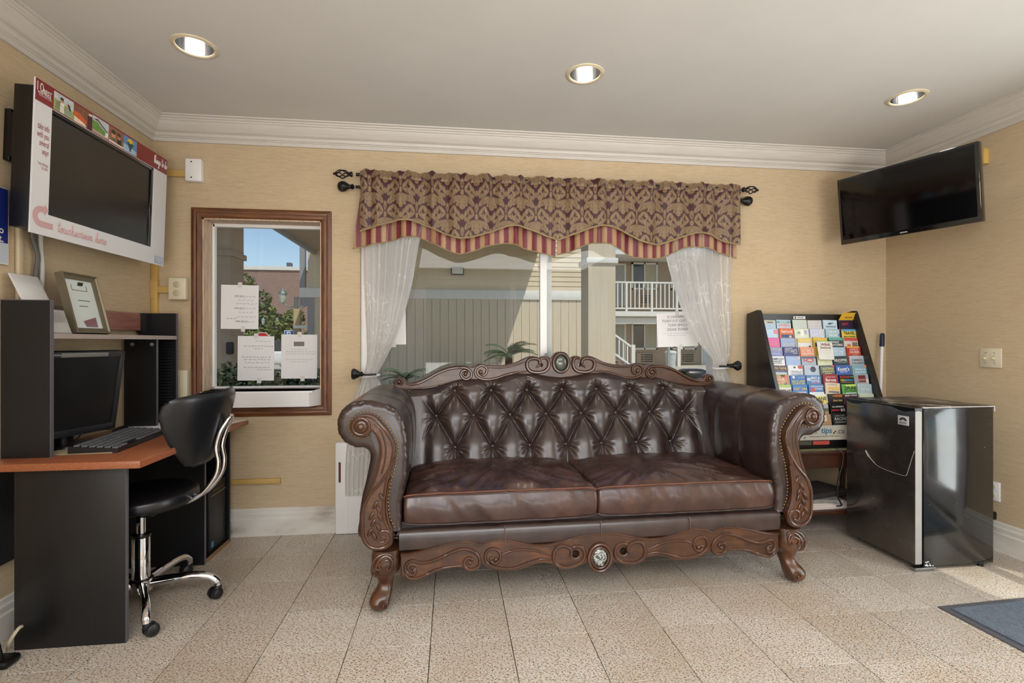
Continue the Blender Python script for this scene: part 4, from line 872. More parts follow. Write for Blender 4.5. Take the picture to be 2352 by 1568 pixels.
def flip(q, s):
    if s < 0: q.v = [(-a, b, c) for a, b, c in q.v]
    return q
FM = lambda y: frame((0, y, 0), (1, 0, 0), (0, 0, 1))
S3 = lambda pts, y: [(a, y, b) for a, b in pts]
def spaced(P, step, closed=False):
    P = [np.array(p) for p in P]; out = [P[0]]; acc = 0
    for a, b in zip(P[:-1], P[1:]):
        d = np.linalg.norm(b-a)
        while acc+d >= step:
            t = (step-acc)/d; a = a+(b-a)*t; out.append(a); d = np.linalg.norm(b-a); acc = 0
        acc += d
    return out
A0 = np.array(ARM); nA = len(A0); plm = np.array([1. if (z > .69 or x > -.93) else 0. for x, z in ARM])
pleat = plm*(np.sin(np.arange(nA)*1.9)*.5+np.sin(np.arange(nA)*.83+1)*.5)
for s in (1, -1):
    ring = []
    for k in range(8):
        a = k/7*PI/2; r = .034; w_ = max(0, 1-k/5)
        ring.append((inset(A0, r*(1-math.sin(a))+.0035*w_*pleat*0+.004*math.sin(2*a)*pleat), r*(1-math.cos(a))))
    for y in (.06, .10, .16, .22, .268, .274, .28, .34, .42, .508, .514, .52, .60, .70, .795):
        ring.append((inset(A0, np.full(nA, .0035 if y in (.274, .514) else 0)), y))
    q = MB(); vs = [(p[0], y, p[1]) for R, y in ring for p in R]; m = len(ring)
    q.add(vs, [(k*nA+i, k*nA+(i+1) % nA, (k+1)*nA+(i+1) % nA, (k+1)*nA+i) for k in range(m-1) for i in range(nA)]+[tuple(range(nA)), tuple((m-1)*nA+i for i in range(nA))])
    arm = flip(q, s).build('armrest', M_lea, sofa, 70)
    loop = FACE if s > 0 else [(-x, z) for x, z in reversed(FACE)]
    face = board('arm_facing', [loop], .032, .006, M_walnut, sofa, FM(-.014))
    q = MB()
    q.tube(S3([tuple(p) for p in inset(FACE, np.full(len(FACE), .010))], -.030), .0048, 6, closed=True)
    q.tube([(VC[0]+.034*math.cos(a), -.032, VC[1]+.034*math.sin(a)) for a in [2*PI*i/32 for i in range(32)]], .0062, 8, closed=True)
    q.sphere((VC[0], -.030, VC[1]), (.027, .008, .027), 18); q.sphere((VC[0], -.040, VC[1]), (.0155, .011, .0155), 14)
    SL = [(-.904,.653),(-.929,.597),(-.965,.545),(-1.003,.502),(-1.024,.463),(-1.031,.425),(-1.032,.369),(-1.027,.321),(-1.008,.290),(-.976,.277),(-.943,.281),(-.923,.30),(-.917,.326),(-.932,.347),(-.956,.347),(-.97,.326),(-.962,.303),(-.944,.305),(-.94,.319),(-.951,.324)]
    sp = smoothpath(SL, 5); q.tube(S3(sp, -.031), [.0062]*(len(sp)-30)+[.0062-.003*i/29 for i in range(30)], 8)
    q.tube(S3(smoothpath([(-.985,.800), (-.962,.775), (-.945,.735), (-.938,.69), (-.942,.64), (-.955,.59)], 6), -.0295), .0040, 6)
    q.tube(S3(smoothpath([(-.922,.56), (-.932,.50), (-.935,.44), (-.928,.39), (-.914,.35)], 6), -.0295), .0040, 6)
    for i, (x, z) in enumerate([(-.956,.491),(-.981,.459),(-.967,.438),(-.997,.414),(-.963,.410),(-.989,.386),(-.969,.366),(-1.003,.345),(-.986,.329)]):
        T = Matrix.Translation((x, -.031, z)) @ Matrix.Rotation(math.radians(28 if i % 2 else -22), 4, 'Y')
        q.sphere((0, 0, 0), (.0085, .0085, .021), 10, T)
        q.tube([tuple(T @ Vector((.0, -.007, -.018))), tuple(T @ Vector((0, -.010, 0))), tuple(T @ Vector((.004, -.006, .021)))], [.0012, .0022, .0012], 5)
    flip(q, s).build('arm_carving', M_walnut2, sofa)
    q = MB(); nl = [tuple(p) for p in inset(FR[:-3], np.full(len(FR)-3, 0))]
    out = inset(smoothpath(FR+FL+VA, 6, True), np.full(len(FACE)//4*6, -.0085))
    path = list(out[len(out)-20*6+10:])+list(out[:17*6])
    for p in spaced(path, .0158): q.sphere((p[0], -.001, p[1]), (.0048, .004, .0048), 8)
    nh = flip(q, s).build('nailheads', M_nail, sofa); nh['kind'] = 'stuff'
# seat rail
q = MB(); sec = [(.06, .335), (.03, .336), (.014, .330), (.004, .315), (.001, .29), (.004, .262), (.012, .248), (.06, .246)]; sec = smoothpath(sec, 4)
q.grid(lambda u, v: (-.885+1.77*u, float(np.interp(v, np.linspace(0, 1, len(sec)), [a for a, b in sec]))-.012, float(np.interp(v, np.linspace(0, 1, len(sec)), [b for a, b in sec]))), 60, 30)
q.build('seat_rail', M_lea, sofa)
q = MB()
for x in (-.43, 0.006, .43): q.tube([(x, -.004, .334), (x, -.0125, .315), (x, -.0135, .29), (x+.002, -.010, .26)], .0022, 6)
q.build('rail_seam', pm('pale_leather_seam', '5c4138', .5), sofa)
box('seat_base', M_darklea, -.885, .885, .03, .79, .20, .36, sofa)
# seat cushions
def cushion(x0, x1, seed):
    cx = (x0+x1)/2; hw_ = (x1-x0)/2; zb, zt = .343, .476; y0, y1 = .004, .66
    S = []
    def put(y, z, k): S.append((y, z, k))
    for i in range(14): t = i/13; put(y0+.010-.012*math.sin(PI*t), zb+.006+(zt-zb-.012)*t, 0)
    for i in range(1, 8): a = i/7*PI/2; put(y0+.018-.018*math.cos(a)+.002, zt-.006+.010*math.sin(a), 0)
    for i in range(1, 40): t = i/39; put(y0+.02+(y1-y0-.03)*t, zt+.004, math.sin(PI*min(1, t*.97+.03))**.75)
    put(y1+.005, zt-.03, 0); put(y1, zb+.02, 0); put(y1-.03, zb, 0); put(y0+.03, zb, 0)
    n = len(S); nu = 90; vs = []
    for i in range(nu+1):
        u = -1+2*i/nu; e = (1-abs(u)**7); uu = math.copysign(abs(u)**.92, u)
        for (y, z, k) in S:
            zc = (zb+zt)/2; zz = zc+(z-zc)*(.82+.18*e**.5)
            yy = y+(.012*(1-e**.5) if y < .3 else -.01*(1-e**.5))
            if k > 0: zz += .040*k*(1-abs(u)**3.0)*(1+.12*math.sin(3*u+seed))
            x = cx+hw_*uu
            w1 = noise_(Vector((x*11+seed, y*3.2, 1.7+seed))); w2 = noise_(Vector((x*26+seed+y*9, y*9, 4.2)))
            if k > 0:
                front = max(0, 1-y/.42); 
                fx_, fy_ = cx+(.02 if seed < 3 else -.10), .30; dx_, dy_ = x-fx_, (y-fy_)*1.5; rr_ = math.hypot(dx_, dy_); th_ = math.atan2(dy_, dx_)
                wr = noise_(Vector((math.cos(th_)*4.5+seed, math.sin(th_)*4.5, rr_*2.2))); wr2 = noise_(Vector((math.cos(th_)*11+seed, math.sin(th_)*11, rr_*4)))
                ridge = 1-min(1, abs(wr)*3.2); ridge2 = 1-min(1, abs(wr2)*3)
                zz += ((ridge-.35)*.0135+(ridge2-.35)*.0055)*min(1, rr_*6)*(.35+front*1.1)*min(1, k*3)*(1.15 if seed < 3 else .75)+w1*.004
            elif y < .03: yy += (noise_(Vector((x*14+z*9, z*5, seed)))*.007+noise_(Vector((x*30+z*22, z*9, seed+3)))*.0025)*e
            vs.append((x, yy, zz))
    q = MB(); q.add(vs, [(i*n+j, i*n+(j+1) % n, (i+1)*n+(j+1) % n, (i+1)*n+j) for i in range(nu) for j in range(n)]+[tuple(range(n)), tuple(nu*n+j for j in range(n))])
    c = q.build('seat_cushion', M_seat, sofa, 70)
    for jj, r in ((20, .0046), (0, .0042)):
        q = MB(); ln = [vs[i*n+jj] for i in range(nu+1)]; q.tube([(a, b-.002, cc) for a, b, cc in ln], r, 7)
        q.build('piping', pm('worn_piping', '6b4434', .35, var=.3, vs=14) if jj else M_lea, c)
from mathutils.noise import noise as noise_
cushion(-.868, -.003, 1.3); cushion(.003, .874, 7.7)
# tufted back
CRB = [(-.985,.880),(-.935,.866),(-.868,.861),(-.779,.868),(-.711,.883),(-.652,.903),(-.607,.917),(-.561,.914),(-.524,.919),(-.483,.915),(-.441,.911),(-.39,.919),(-.339,.937),(-.273,.948),(-.202,.948),(-.131,.94),(-.069,.930),(0,.922)]
crbx = [p[0] for p in CRB]+[-p[0] for p in reversed(CRB[:-1])]; crbz = [p[1] for p in CRB]+[p[1] for p in reversed(CRB[:-1])]
NU, NV = 430, 150; Sx = .2115
ux = np.linspace(-.885, .885, NU+1); X = np.repeat(ux[None, :], NV+1, 0); top = np.interp(X, crbx, crbz)+.006
V01 = np.repeat(np.linspace(0, 1, NV+1)[:, None], NU+1, 1); Zz = .40+(top-.40)*V01
Vr = np.interp(Zz, [.383, .553, .722, .859, .996], [-1, 0, 1, 2, 3]); U = X/Sx
a = U+Vr/2; b = U-Vr/2
h = (np.abs(np.sin(PI*a))*np.abs(np.sin(PI*b)))**.42
hl = np.abs(np.sin(PI*U))**.84
h = np.where(Vr < 0, hl+(0.92-hl)*np.clip(-Vr, 0, 1)*.35, h); h = np.where(Vr > 2, hl+(.85-hl)*np.clip((Vr-2)*1.6, 0, 1)**1.0, h)
ed = np.clip((np.abs(X)-.755)/.07, 0, 1); ed = ed*ed*(3-2*ed); h = h*(1-ed)+.72*ed
h *= np.clip((top-Zz)/.03, 0, 1)**.5*.75+.25
Y = .585+(Zz-.45)*.32-.060*h
BT = []
for r, (z, off, cnt) in enumerate(((.553, 0, range(-3, 4)), (.722, .5, range(-4, 4)), (.859, 0, range(-3, 4)))):
    for k in cnt: BT.append(((k+off)*Sx, z))
for i, (bx, bz) in enumerate(BT):
    dx, dz = X-bx, Zz-bz; d = np.sqrt(dx*dx+dz*dz); th = np.arctan2(dz, dx)
    Y += .013*np.exp(-(d/.017)**2)
    Y += .0030*np.sin(11*th+i*1.7+np.sin(3*th+i))*np.exp(-((d-.035)/.026)**2)
vs = np.stack([X, Y, Zz], -1).reshape(-1, 3)
q = MB(); q.v = [tuple(p) for p in vs]; q.f = [(j*(NU+1)+i, j*(NU+1)+i+1, (j+1)*(NU+1)+i+1, (j+1)*(NU+1)+i) for j in range(NV) for i in range(NU)]
bk = q.build('tufted_back', M_lea, sofa, 0); bk.data.polygons.foreach_set('use_smooth', [True]*len(bk.data.polygons))
q = MB(); q.sphere((0, 0, 0), (.0105, .006, .0105), 12); bme = q.mesh('button'); bme.materials.append(M_lea)
for bx, bz in BT: link('button', bme, None, bk, Matrix.Translation((bx, .585+(bz-.45)*.32+.004, bz)))
q = MB()
for p in spaced([(x, z) for x, z in zip(crbx, crbz)], .0150): q.sphere((p[0], .742, p[1]-.003), (.0042, .004, .0042), 7)
nh = q.build('nailheads', M_nail, sofa); nh['kind'] = 'stuff'
q = MB(); q.prism([(-.90, .20), (.90, .20)]+[(-x*.93, z-.02) for x, z in zip(crbx, crbz)][::1], .745, .80); q.build('back_panel', M_darklea, sofa)
# carved crest rail
sc_ = lambda P: [(-.985+(x+.985)*.985/.971, z) for x, z in P]
CRT = sc_([(-.979,.885),(-.985,.905),(-.981,.918),(-.966,.936),(-.948,.94),(-.928,.929),(-.919,.913),(-.89,.908),(-.855,.913),(-.814,.93),(-.761,.959),(-.711,.984),(-.661,.998),(-.607,1.004),(-.57,1.001),(-.547,.994),(-.529,.996),(-.51,1.009),(-.483,1.012),(-.46,1.005),(-.448,1.004),(-.39,1.002),(-.339,1.007),(-.282,1.02),(-.226,1.046),(-.193,1.057),(-.164,1.055),(-.148,1.041),(-.136,1.05),(-.112,1.058),(-.088,1.052),(-.076,1.043),(-.064,1.054),(-.05,1.073),(-.031,1.082),(-.014,1.083)])
tp_ = CRT+[(-x, z) for x, z in reversed(CRT[:-1])]
bt_ = list(zip(crbx, crbz))
loop = smoothpath(tp_, 4)+smoothpath(bt_[::-1][1:-1], 3)
hole = [[(sx*-.1185+.0145*math.cos(a), 1.004+.017*math.sin(a)) for a in [2*PI*i/20 for i in range(20)]] for sx in (1, -1)]
crest = board('crest_rail', [loop]+hole, .052, .005, M_walnut, sofa, FM(.770), 3)
q = MB(); cy = .741
C = {'C1': [(-.919,.904),(-.89,.898),(-.846,.904),(-.797,.926),(-.734,.961),(-.666,.986),(-.607,.992),(-.57,.988),(-.545,.964),(-.547,.937),(-.575,.923),(-.598,.937),(-.604,.96),(-.588,.976),(-.57,.971),(-.567,.955)],
 'C2': [(-.49,.969),(-.485,.95),(-.464,.95),(-.453,.977),(-.464,.998),(-.492,1.003),(-.515,.987),(-.522,.964),(-.51,.938),(-.478,.924),(-.441,.921),(-.39,.930),(-.339,.948),(-.273,.962),(-.217,.968)],
 'C2b': [(-.448,.991),(-.39,.989),(-.329,.995),(-.273,1.009),(-.222,1.027)],
 'C3': [(-.164,.989),(-.143,1.008),(-.145,1.034),(-.174,1.044),(-.209,1.034),(-.219,1.004),(-.202,.971),(-.16,.960),(-.112,.968),(-.09,.993),(-.088,1.026),(-.102,1.046),(-.128,1.041)],
 'CV': [(-.957,.896),(-.972,.905),(-.972,.923),(-.957,.931),(-.939,.926),(-.933,.911),(-.941,.900),(-.952,.902),(-.957,.911),(-.949,.917)],
 'CB': [(-.95,.876),(-.868,.872),(-.779,.880),(-.700,.898),(-.640,.916)]}
R_ = {'C1': .0085, 'C2': .0085, 'C2b': .0060, 'C3': .0115, 'CV': .0070, 'CB': .005}
for s in (1, -1):
    for k, P in C.items():
        sp = smoothpath([(s*x, z) for x, z in sc_(P)], 6); n = len(sp); q.tube(S3(sp, cy+.002), [R_[k]*min(1, .45+.55*min(i, n-1-i)/8) for i in range(n)], 9, sy=1.0)
    q.sphere((s*-.572, cy, .955), (.012, .010, .014), 10); q.sphere((s*-.483, cy, .965), (.013, .010, .015), 10); q.sphere((s*-.952, cy, .912), (.012, .010, .012), 10)
q.tube([(.047*math.cos(a), cy, 1.017+.055*math.sin(a)) for a in [2*PI*i/40 for i in range(40)]], .0105, 9, closed=True)
q.build('crest_carving', M_walnut2, sofa)
M_cab = pm('green_marble_cabochon', '4a4f46', .2, var=.3, vs=12, coat=.6)
q = MB(); q.sphere((0, cy+.002, 1.017), (.037, .014, .044), 24); q.build('crest_medallion', M_cab, sofa)
# apron
sa = lambda P: [(-.879+(x+.879)*.879/.895, z) for x, z in P]
APT = sa([(-.879,.239),(-.842,.239),(-.794,.247),(-.735,.263),(-.675,.276),(-.63,.281),(-.581,.280),(-.554,.272),(-.532,.263),(-.504,.275),(-.47,.281),(-.426,.28),(-.372,.269),(-.315,.252),(-.264,.246),(-.215,.247),(-.157,.259),(-.084,.276),(-.026,.283),(.016,.283)])
APB = sa([(-.879,.147),(-.865,.137),(-.842,.128),(-.811,.125),(-.783,.129),(-.747,.141),(-.711,.156),(-.663,.164),(-.615,.162),(-.596,.151),(-.571,.146),(-.547,.153),(-.532,.171),(-.525,.173),(-.509,.161),(-.476,.145),(-.428,.136),(-.372,.135),(-.33,.143),(-.287,.158),(-.244,.162),(-.206,.153),(-.178,.138),(-.134,.129),(-.099,.133),(-.061,.145),(-.04,.150),(-.034,.135),(-.02,.117),(.016,.110)])
loop = smoothpath(APT+[(-x, z) for x, z in reversed(APT[:-1])], 3)+smoothpath([(-x, z) for x, z in APB], 3)[:-1]+smoothpath(APB[::-1], 3)
holeA = [[(sx*(-.112)+.017*math.cos(a), .193+.016*math.sin(a)) for a in [2*PI*i/18 for i in range(18)]] for sx in (1, -1)]
board('apron', [loop]+holeA, .032, .006, M_walnut, sofa, FM(.006), 2)
q = MB(); ay = -.011
AP = {'top': ([(x, z-.006) for x, z in APT], .0042, 0),
 'a': (sa([(-.83,.17),(-.836,.177),(-.825,.178),(-.816,.167),(-.82,.15),(-.839,.149),(-.853,.162),(-.858,.182),(-.849,.2),(-.83,.208),(-.811,.203),(-.794,.198),(-.771,.197),(-.735,.204),(-.699,.217),(-.663,.233),(-.627,.244),(-.596,.245),(-.562,.232),(-.539,.208),(-.535,.179),(-.549,.160),(-.576,.154),(-.598,.166),(-.603,.188),(-.591,.204),(-.574,.203),(-.568,.193),(-.579,.183)]), .0078, 1),
 'b': (sa([(-.857,.174),(-.857,.156),(-.846,.138),(-.82,.131),(-.794,.135),(-.759,.149),(-.723,.163),(-.675,.171),(-.615,.173)]), .0070, 1),
 'c': (sa([(-.47,.195),(-.483,.2),(-.484,.186),(-.468,.175),(-.449,.185),(-.442,.207),(-.451,.23),(-.475,.239),(-.498,.234),(-.510,.211),(-.507,.186),(-.487,.168),(-.456,.155),(-.414,.148),(-.372,.151),(-.33,.164),(-.287,.176),(-.25,.181),(-.212,.173)]), .0078, 1),
 'd': (sa([(-.44,.209),(-.414,.220),(-.372,.228),(-.33,.228),(-.287,.222),(-.25,.209),(-.212,.195)]), .0060, 1),
 'e': (sa([(-.131,.184),(-.12,.192),(-.118,.211),(-.131,.226),(-.157,.234),(-.183,.229),(-.199,.205),(-.200,.176),(-.186,.153),(-.157,.140),(-.122,.140),(-.084,.15),(-.06,.171),(-.056,.196),(-.066,.22),(-.087,.229),(-.111,.225),(-.117,.214)]), .0088, 1)}
for s in (1, -1):
    for k, (P, r, tp) in AP.items():
        sp = smoothpath([(s*x, z) for x, z in P], 6); n = len(sp); q.tube(S3(sp, ay+.001), [r*(min(1, .4+.6*min(i, n-1-i)/8) if tp else 1) for i in range(n)], 9)
    for bx, bz in ((-.579, .185), (-.463, .193), (-.822, .165)): q.sphere((s*(-.879+(bx+.879)*.982), ay, bz), (.009, .009, .009), 9)
for rr_, rt in ((1.0, .0075), (.76, .0055)): q.tube([(.052*rr_*math.cos(a), ay-.004, .173+.060*rr_*math.sin(a)) for a in [2*PI*i/40 for i in range(40)]], rt, 8, closed=True)
q.build('apron_carving', M_walnut2, sofa)
t = NT('veined_dark_marble'); v = t.coord('Object'); f = t.noise(v, 38, 5, .7); t.set(col=t.ramp(f, [(.42, L('2c2f2d')), (.5, L('b9bdb6')), (.56, L('3c403d'))]), rough=.2, coat=.5)
q = MB(); q.sphere((0, ay-.002, .173), (.033, .010, .040), 22); q.build('apron_medallion', t.m, sofa)
# legs
LZ = [.003, .023, .042, .065, .083, .099, .12, .139, .159, .188, .223, .255]; LX = [-.975, -1.003, -1.011, -1.003, -.987, -.978, -.977, -.984, -.996, -1.003, -1.006, -1.0]
RZ = [-.001, .015, .04, .071, .106, .135, .151, .161, .199, .255]; RX = [-.95, -.934, -.921, -.916, -.913, -.909, -.898, -.884, -.882, -.882]
YF = [(.0, -.015), (.02, -.042), (.045, -.050), (.07, -.036), (.09, -.012), (.11, -.004), (.15, -.022), (.20, -.036), (.255, -.028)]
YB_ = [(.0, .045), (.02, .05), (.05, .055), (.09, .062), (.13, .085), (.2, .12), (.255, .125)]
for s in (1, -1):
    q = MB(); zs = np.linspace(0, .256, 34); vs = []; n = 28
    for z in zs:
        xa, xb = np.interp(z, LZ, LX), np.interp(z, RZ, RX); ya, yb = np.interp(z, [p[0] for p in YF], [p[1] for p in YF]), np.interp(z, [p[0] for p in YB_], [p[1] for p in YB_])
        if z < .004: xa += .012; xb -= .01; ya += .02
        for i in range(n):
            an = 2*PI*i/n; c_, s_ = math.cos(an), math.sin(an); e = .75
            vs.append(((xa+xb)/2+(xb-xa)/2*math.copysign(abs(c_)**e, c_), (ya+yb)/2+(yb-ya)/2*math.copysign(abs(s_)**e, s_), z))
    m = len(zs); q.add(vs, [(k*n+i, k*n+(i+1) % n, (k+1)*n+(i+1) % n, (k+1)*n+i) for k in range(m-1) for i in range(n)]+[tuple(range(n)), tuple((m-1)*n+i for i in range(n))])
    lg = flip(q, s).build('leg', M_walnut, sofa, 60)
    q = MB(); mp3 = lambda P: [(-1.0+(a-265)*.000231, None, .251-(b-210)*.000245) for a, b in P]
    def yk(z): return float(np.interp(z, [p[0] for p in YF], [p[1] for p in YF]))-.001
    for P, r in (([(330,560),(345,480),(380,380),(430,300),(520,250),(600,270),(650,340),(640,420),(595,490),(555,455),(590,415)], .0062), ([(395,610),(350,590),(325,530),(360,470),(440,470),(420,390),(480,340),(570,320),(610,370)], .0050), ([(300,600),(285,480),(310,350),(380,260),(500,215),(620,235),(690,310)], .0045)):
        sp = smoothpath([(a, c) for a, _, c in mp3(P)], 6); q.tube([(a, yk(c), c) for a, c in sp], [r*min(1, .4+.6*min(i, len(sp)-1-i)/6) for i in range(len(sp))], 8)
    flip(q, s).build('knee_carving', M_walnut2, lg); q = MB()
    for k, (r, rt) in enumerate(((.017, .0042), (.0095, .003))): q.tube([(-.946+r*math.cos(a), -.049-.002*k, .046+r*math.sin(a)) for a in [2*PI*i/22 for i in range(22)]], rt, 7, closed=True)
    q.sphere((-.946, -.052, .046), (.006, .006, .006), 8)
    flip(q, s).build('foot_scroll', M_walnut2, lg)
    q = MB(); q.tube([(-.93, .74, .25), (-.93, .75, .12), (-.94, .775, .0)], [.035, .028, .025], 12); flip(q, s).build('leg', M_walnut, sofa)
# ================================================================ curtains and valance
def vattr_mat(name, rough=.55, sheen=.3, bump=True):
    t = NT(name); a = t.new('ShaderNodeVertexColor'); a.layer_name = 'print'
    f = t.noise(t.coord('Object', (1, 1, 1)), 700, 2)
    t.set(col=t.mix(.15, a.outputs[0], t.ramp(f, [(.3, (.0,)*3), (.7, (.5,)*3)]), 'SOFT_LIGHT'), rough=rough, sheen=sheen); t.bump(f, .15, .0006); return t.m
def gridcloth(name, m, parent, P, Ccol, nu, nv, thick=0):
    """P: (nv+1, nu+1, 3) positions; Ccol the woven colours"""
    me = bpy.data.meshes.new(name); n = (nu+1)*(nv+1)
    idx = np.arange(n).reshape(nv+1, nu+1)
    f = np.stack([idx[:-1, :-1], idx[:-1, 1:], idx[1:, 1:], idx[1:, :-1]], -1).reshape(-1, 4)
    me.from_pydata(P.reshape(-1, 3).tolist(), [], f.tolist())
    if Ccol is not None:
        at = me.color_attributes.new('print', 'FLOAT_COLOR', 'POINT'); c = np.ones((n, 4), 'f'); c[:, :3] = Ccol.reshape(-1, 3); at.data.foreach_set('color', c.reshape(-1))
    me.polygons.foreach_set('use_smooth', [True]*len(me.polygons)); me.update()
    return link(name, me, m, parent)
def el(x, y, cx, cy, rx, ry, rot=0):
    c, s = math.cos(rot), math.sin(rot); dx, dy = x-cx, y-cy; a = (dx*c+dy*s)/rx; b = (-dx*s+dy*c)/ry; return a*a+b*b-1
def damask(u, v):
    """woven motif on a repeat of 1 x 1.6: 1 = gold figure, 0 = wine ground (half drop repeat)"""
    PW, PH = 1.0, 1.62
    col = np.floor(u/PW*2); 
    def motif(x, y):
        ax = np.abs(x); g = np.full(x.shape, 9.0)
        def add(d, gg): return np.minimum(gg, d)
        # central plume: fan of narrow leaves
        for k, an in enumerate((0, .42, .82, 1.2)): g = add(el(ax, y, math.sin(an)*.20, -.05+math.cos(an)*.20, .050, .20, -an), g)
        g = add(el(ax, y, 0, .30, .085, .11), g)                       # seed head
        g = add(el(ax, y, .0, -.17, .05, .10), g)
        for (cx, cy, rx, ry, ro) in ((.26, -.12, .07, .20, -.9), (.33, .13, .065, .18, -.35), (.20, .42, .05, .15, .5), (.10, .56, .045, .13, .25), (.0, .66, .05, .10, 0), (.33, .40, .045, .10, -.6), (.15, -.38, .05, .16, .55), (.30, -.36, .05, .13, -.35), (.0, -.46, .05, .16, 0), (.41, -.08, .04, .10, .2), (.24, .62, .04, .09, -.5), (.10, -.62, .035, .10, .3)):
            g = add(el(ax, y, cx, cy, rx, ry, ro), g)
        ring = np.maximum(el(ax, y, .36, .56, .075, .085), -el(ax, y, .36, .56, .04, .05)); g = add(ring*.7, g)
        ring = np.maximum(el(ax, y, .42, -.58, .075, .085), -el(ax, y, .42, -.58, .04, .05)); g = add(ring*.7, g)
        # leaf veins and gaps
        ve = np.minimum(np.abs(np.sin(22*np.arctan2(ax+.02, y+.62))), np.abs(np.sin(26*np.arctan2(ax-.3, y-.75)))); return g, ve
    out = np.zeros(u.shape)
    for off_u, off_v in ((0, 0), (.5, .5)):
        x = (u/PW-off_u+.5) % 1-.5; y = ((v/PH-off_v+.5) % 1-.5)*PH
        g, ve = motif(x, y); m = np.clip(.5-g*2.2, 0, 1); m = m*np.where(ve < .2, .35, 1); out = np.maximum(out, m)
    # serrated leaf edges
    return np.clip(out, 0, 1)
GOLD, WINE = np.array(L('80694b')[:3]), np.array(L('3a0d16')[:3])
M_dam = vattr_mat('damask_cloth', .5, .2); M_stripe = vattr_mat('striped_satin', .42, .2)
YV = 3.0
def topz(x): return 2.146-.004*np.sin(x*55)-.003*np.sin(x*131+1)
def hem(pts, x): return np.array(np.interp(x, [p[0] for p in smoothpath(pts, 6)], [p[1] for p in smoothpath(pts, 6)]))
H1 = [(-.535,1.790),(-.40,1.833),(-.262,1.862),(-.13,1.822),(-.02,1.776),(.063,1.760),(.195,1.793),(.345,1.843),(.44,1.832),(.578,1.785),(.640,1.768)]
H2 = [(.640,1.766),(.758,1.808),(.873,1.853),(.975,1.862),(1.075,1.815),(1.175,1.768),(1.275,1.753),(1.385,1.785),(1.52,1.828),(1.625,1.825),(1.730,1.780),(1.83,1.765)]
S1 = [(-.585,1.690),(-.47,1.716),(-.25,1.770),(-.19,1.766),(-.085,1.718),(.03,1.676),(.12,1.690),(.25,1.734),(.345,1.742),(.49,1.703),(.625,1.668)]
S2 = [(.648,1.680),(.73,1.704),(.855,1.754),(.96,1.760),(1.045,1.720),(1.16,1.674),(1.31,1.674),(1.48,1.744),(1.61,1.748),(1.715,1.712),(1.83,1.687)]
def pleats(x, v, amp):
    return amp*(np.sin(x*37+1.1*np.sin(x*6))+.6*np.sin(x*61+2)+.35*np.sin(x*97))*(.35+.65*(1-v))+.010*np.sin(x*17+.8)*v
vl = thing('valance', 'wine and gold damask valance with striped scalloped underlayer across the big window', 'valance', (.64, YV, 2.13))
M_cord = pm('twisted_gold_cord', '8d7a58', .6, var=.35, vs=160)
for k, (x0, x1, Hh, Ss, sx0, sx1) in enumerate(((-.535, .640, H1, S1, -.580, .632), (.640, 1.83, H2, S2, .642, 1.832))):
    nu, nv = 620, 180
    U = np.repeat(np.linspace(0, 1, nu+1)[None], nv+1, 0); V = np.repeat(np.linspace(0, 1, nv+1)[:, None], nu+1, 1)
    X = x0+(x1-x0)*U; X = X+.006*np.sin(X*37+1)*(1-V)*np.clip(np.minimum(U, 1-U)*20, 0, 1); zt = topz(X); zb = hem(Hh, X); Zz = zt+(zb-zt)*V
    Y = YV-.026-pleats(X, V, .0135)-.012*np.exp(-((Zz-2.108)/.02)**2)+.006*np.exp(-((Zz-2.085)/.006)**2)
    fx = (X-x0)+.004*np.sin(X*61); dm = damask((fx+.03)/.178, (2.15-Zz)/.178)
    Cc = WINE+(GOLD-WINE)*dm[..., None]
    gridcloth('damask_panel', M_dam, vl, np.stack([X, Y, Zz], -1), Cc, nu, nv).matrix_parent_inverse = Matrix.Translation(-vl.location)
    q = MB(); edge = [(X[-1, i], Y[-1, i]-.003, Zz[-1, i]) for i in range(0, nu+1, 3)]; n = len(edge); q.tube(edge, [.0058*(1+.22*math.sin(i*2.4)) for i in range(n)], 7); W(q.build('cord_trim', M_cord, vl))
    nu, nv = 340, 40
    U = np.repeat(np.linspace(0, 1, nu+1)[None], nv+1, 0); V = np.repeat(np.linspace(0, 1, nv+1)[:, None], nu+1, 1)
    XX = x0+.004+(x1-x0-.008)*U; XB = sx0+(sx1-sx0)*U; X = XX+(XB-XX)*V; zb = hem(Ss, XB); zt = np.full(X.shape, 2.08); Zz = zt+(zb-zt)*V
    Y = YV+.012-pleats(X*1.07+.5, 1-V*.7, .009)+.012*V*np.sin(X*29)
    st = np.sin((X-x0)*2*PI/.0585); st = np.clip(st*6+.5, 0, 1); st2 = np.clip(np.sin((X-x0)*2*PI/.0585+PI/2)*8-5, 0, 1)
    A, B = np.array(L('6d1c29')[:3]), np.array(L('a5805c')[:3]); Cc = A+(B-A)*st[..., None]; Cc = Cc*(1-.25*st2[..., None])
    gridcloth('striped_panel', M_stripe, vl, np.stack([X, Y, Zz], -1), Cc, nu, nv).matrix_parent_inverse = Matrix.Translation(-vl.location)
    q = MB(); edge = [(X[-1, i], Y[-1, i]-.002, Zz[-1, i]) for i in range(0, nu+1, 2)]; q.tube(edge, .0038, 6); W(q.build('hem_piping', M_cord, vl))
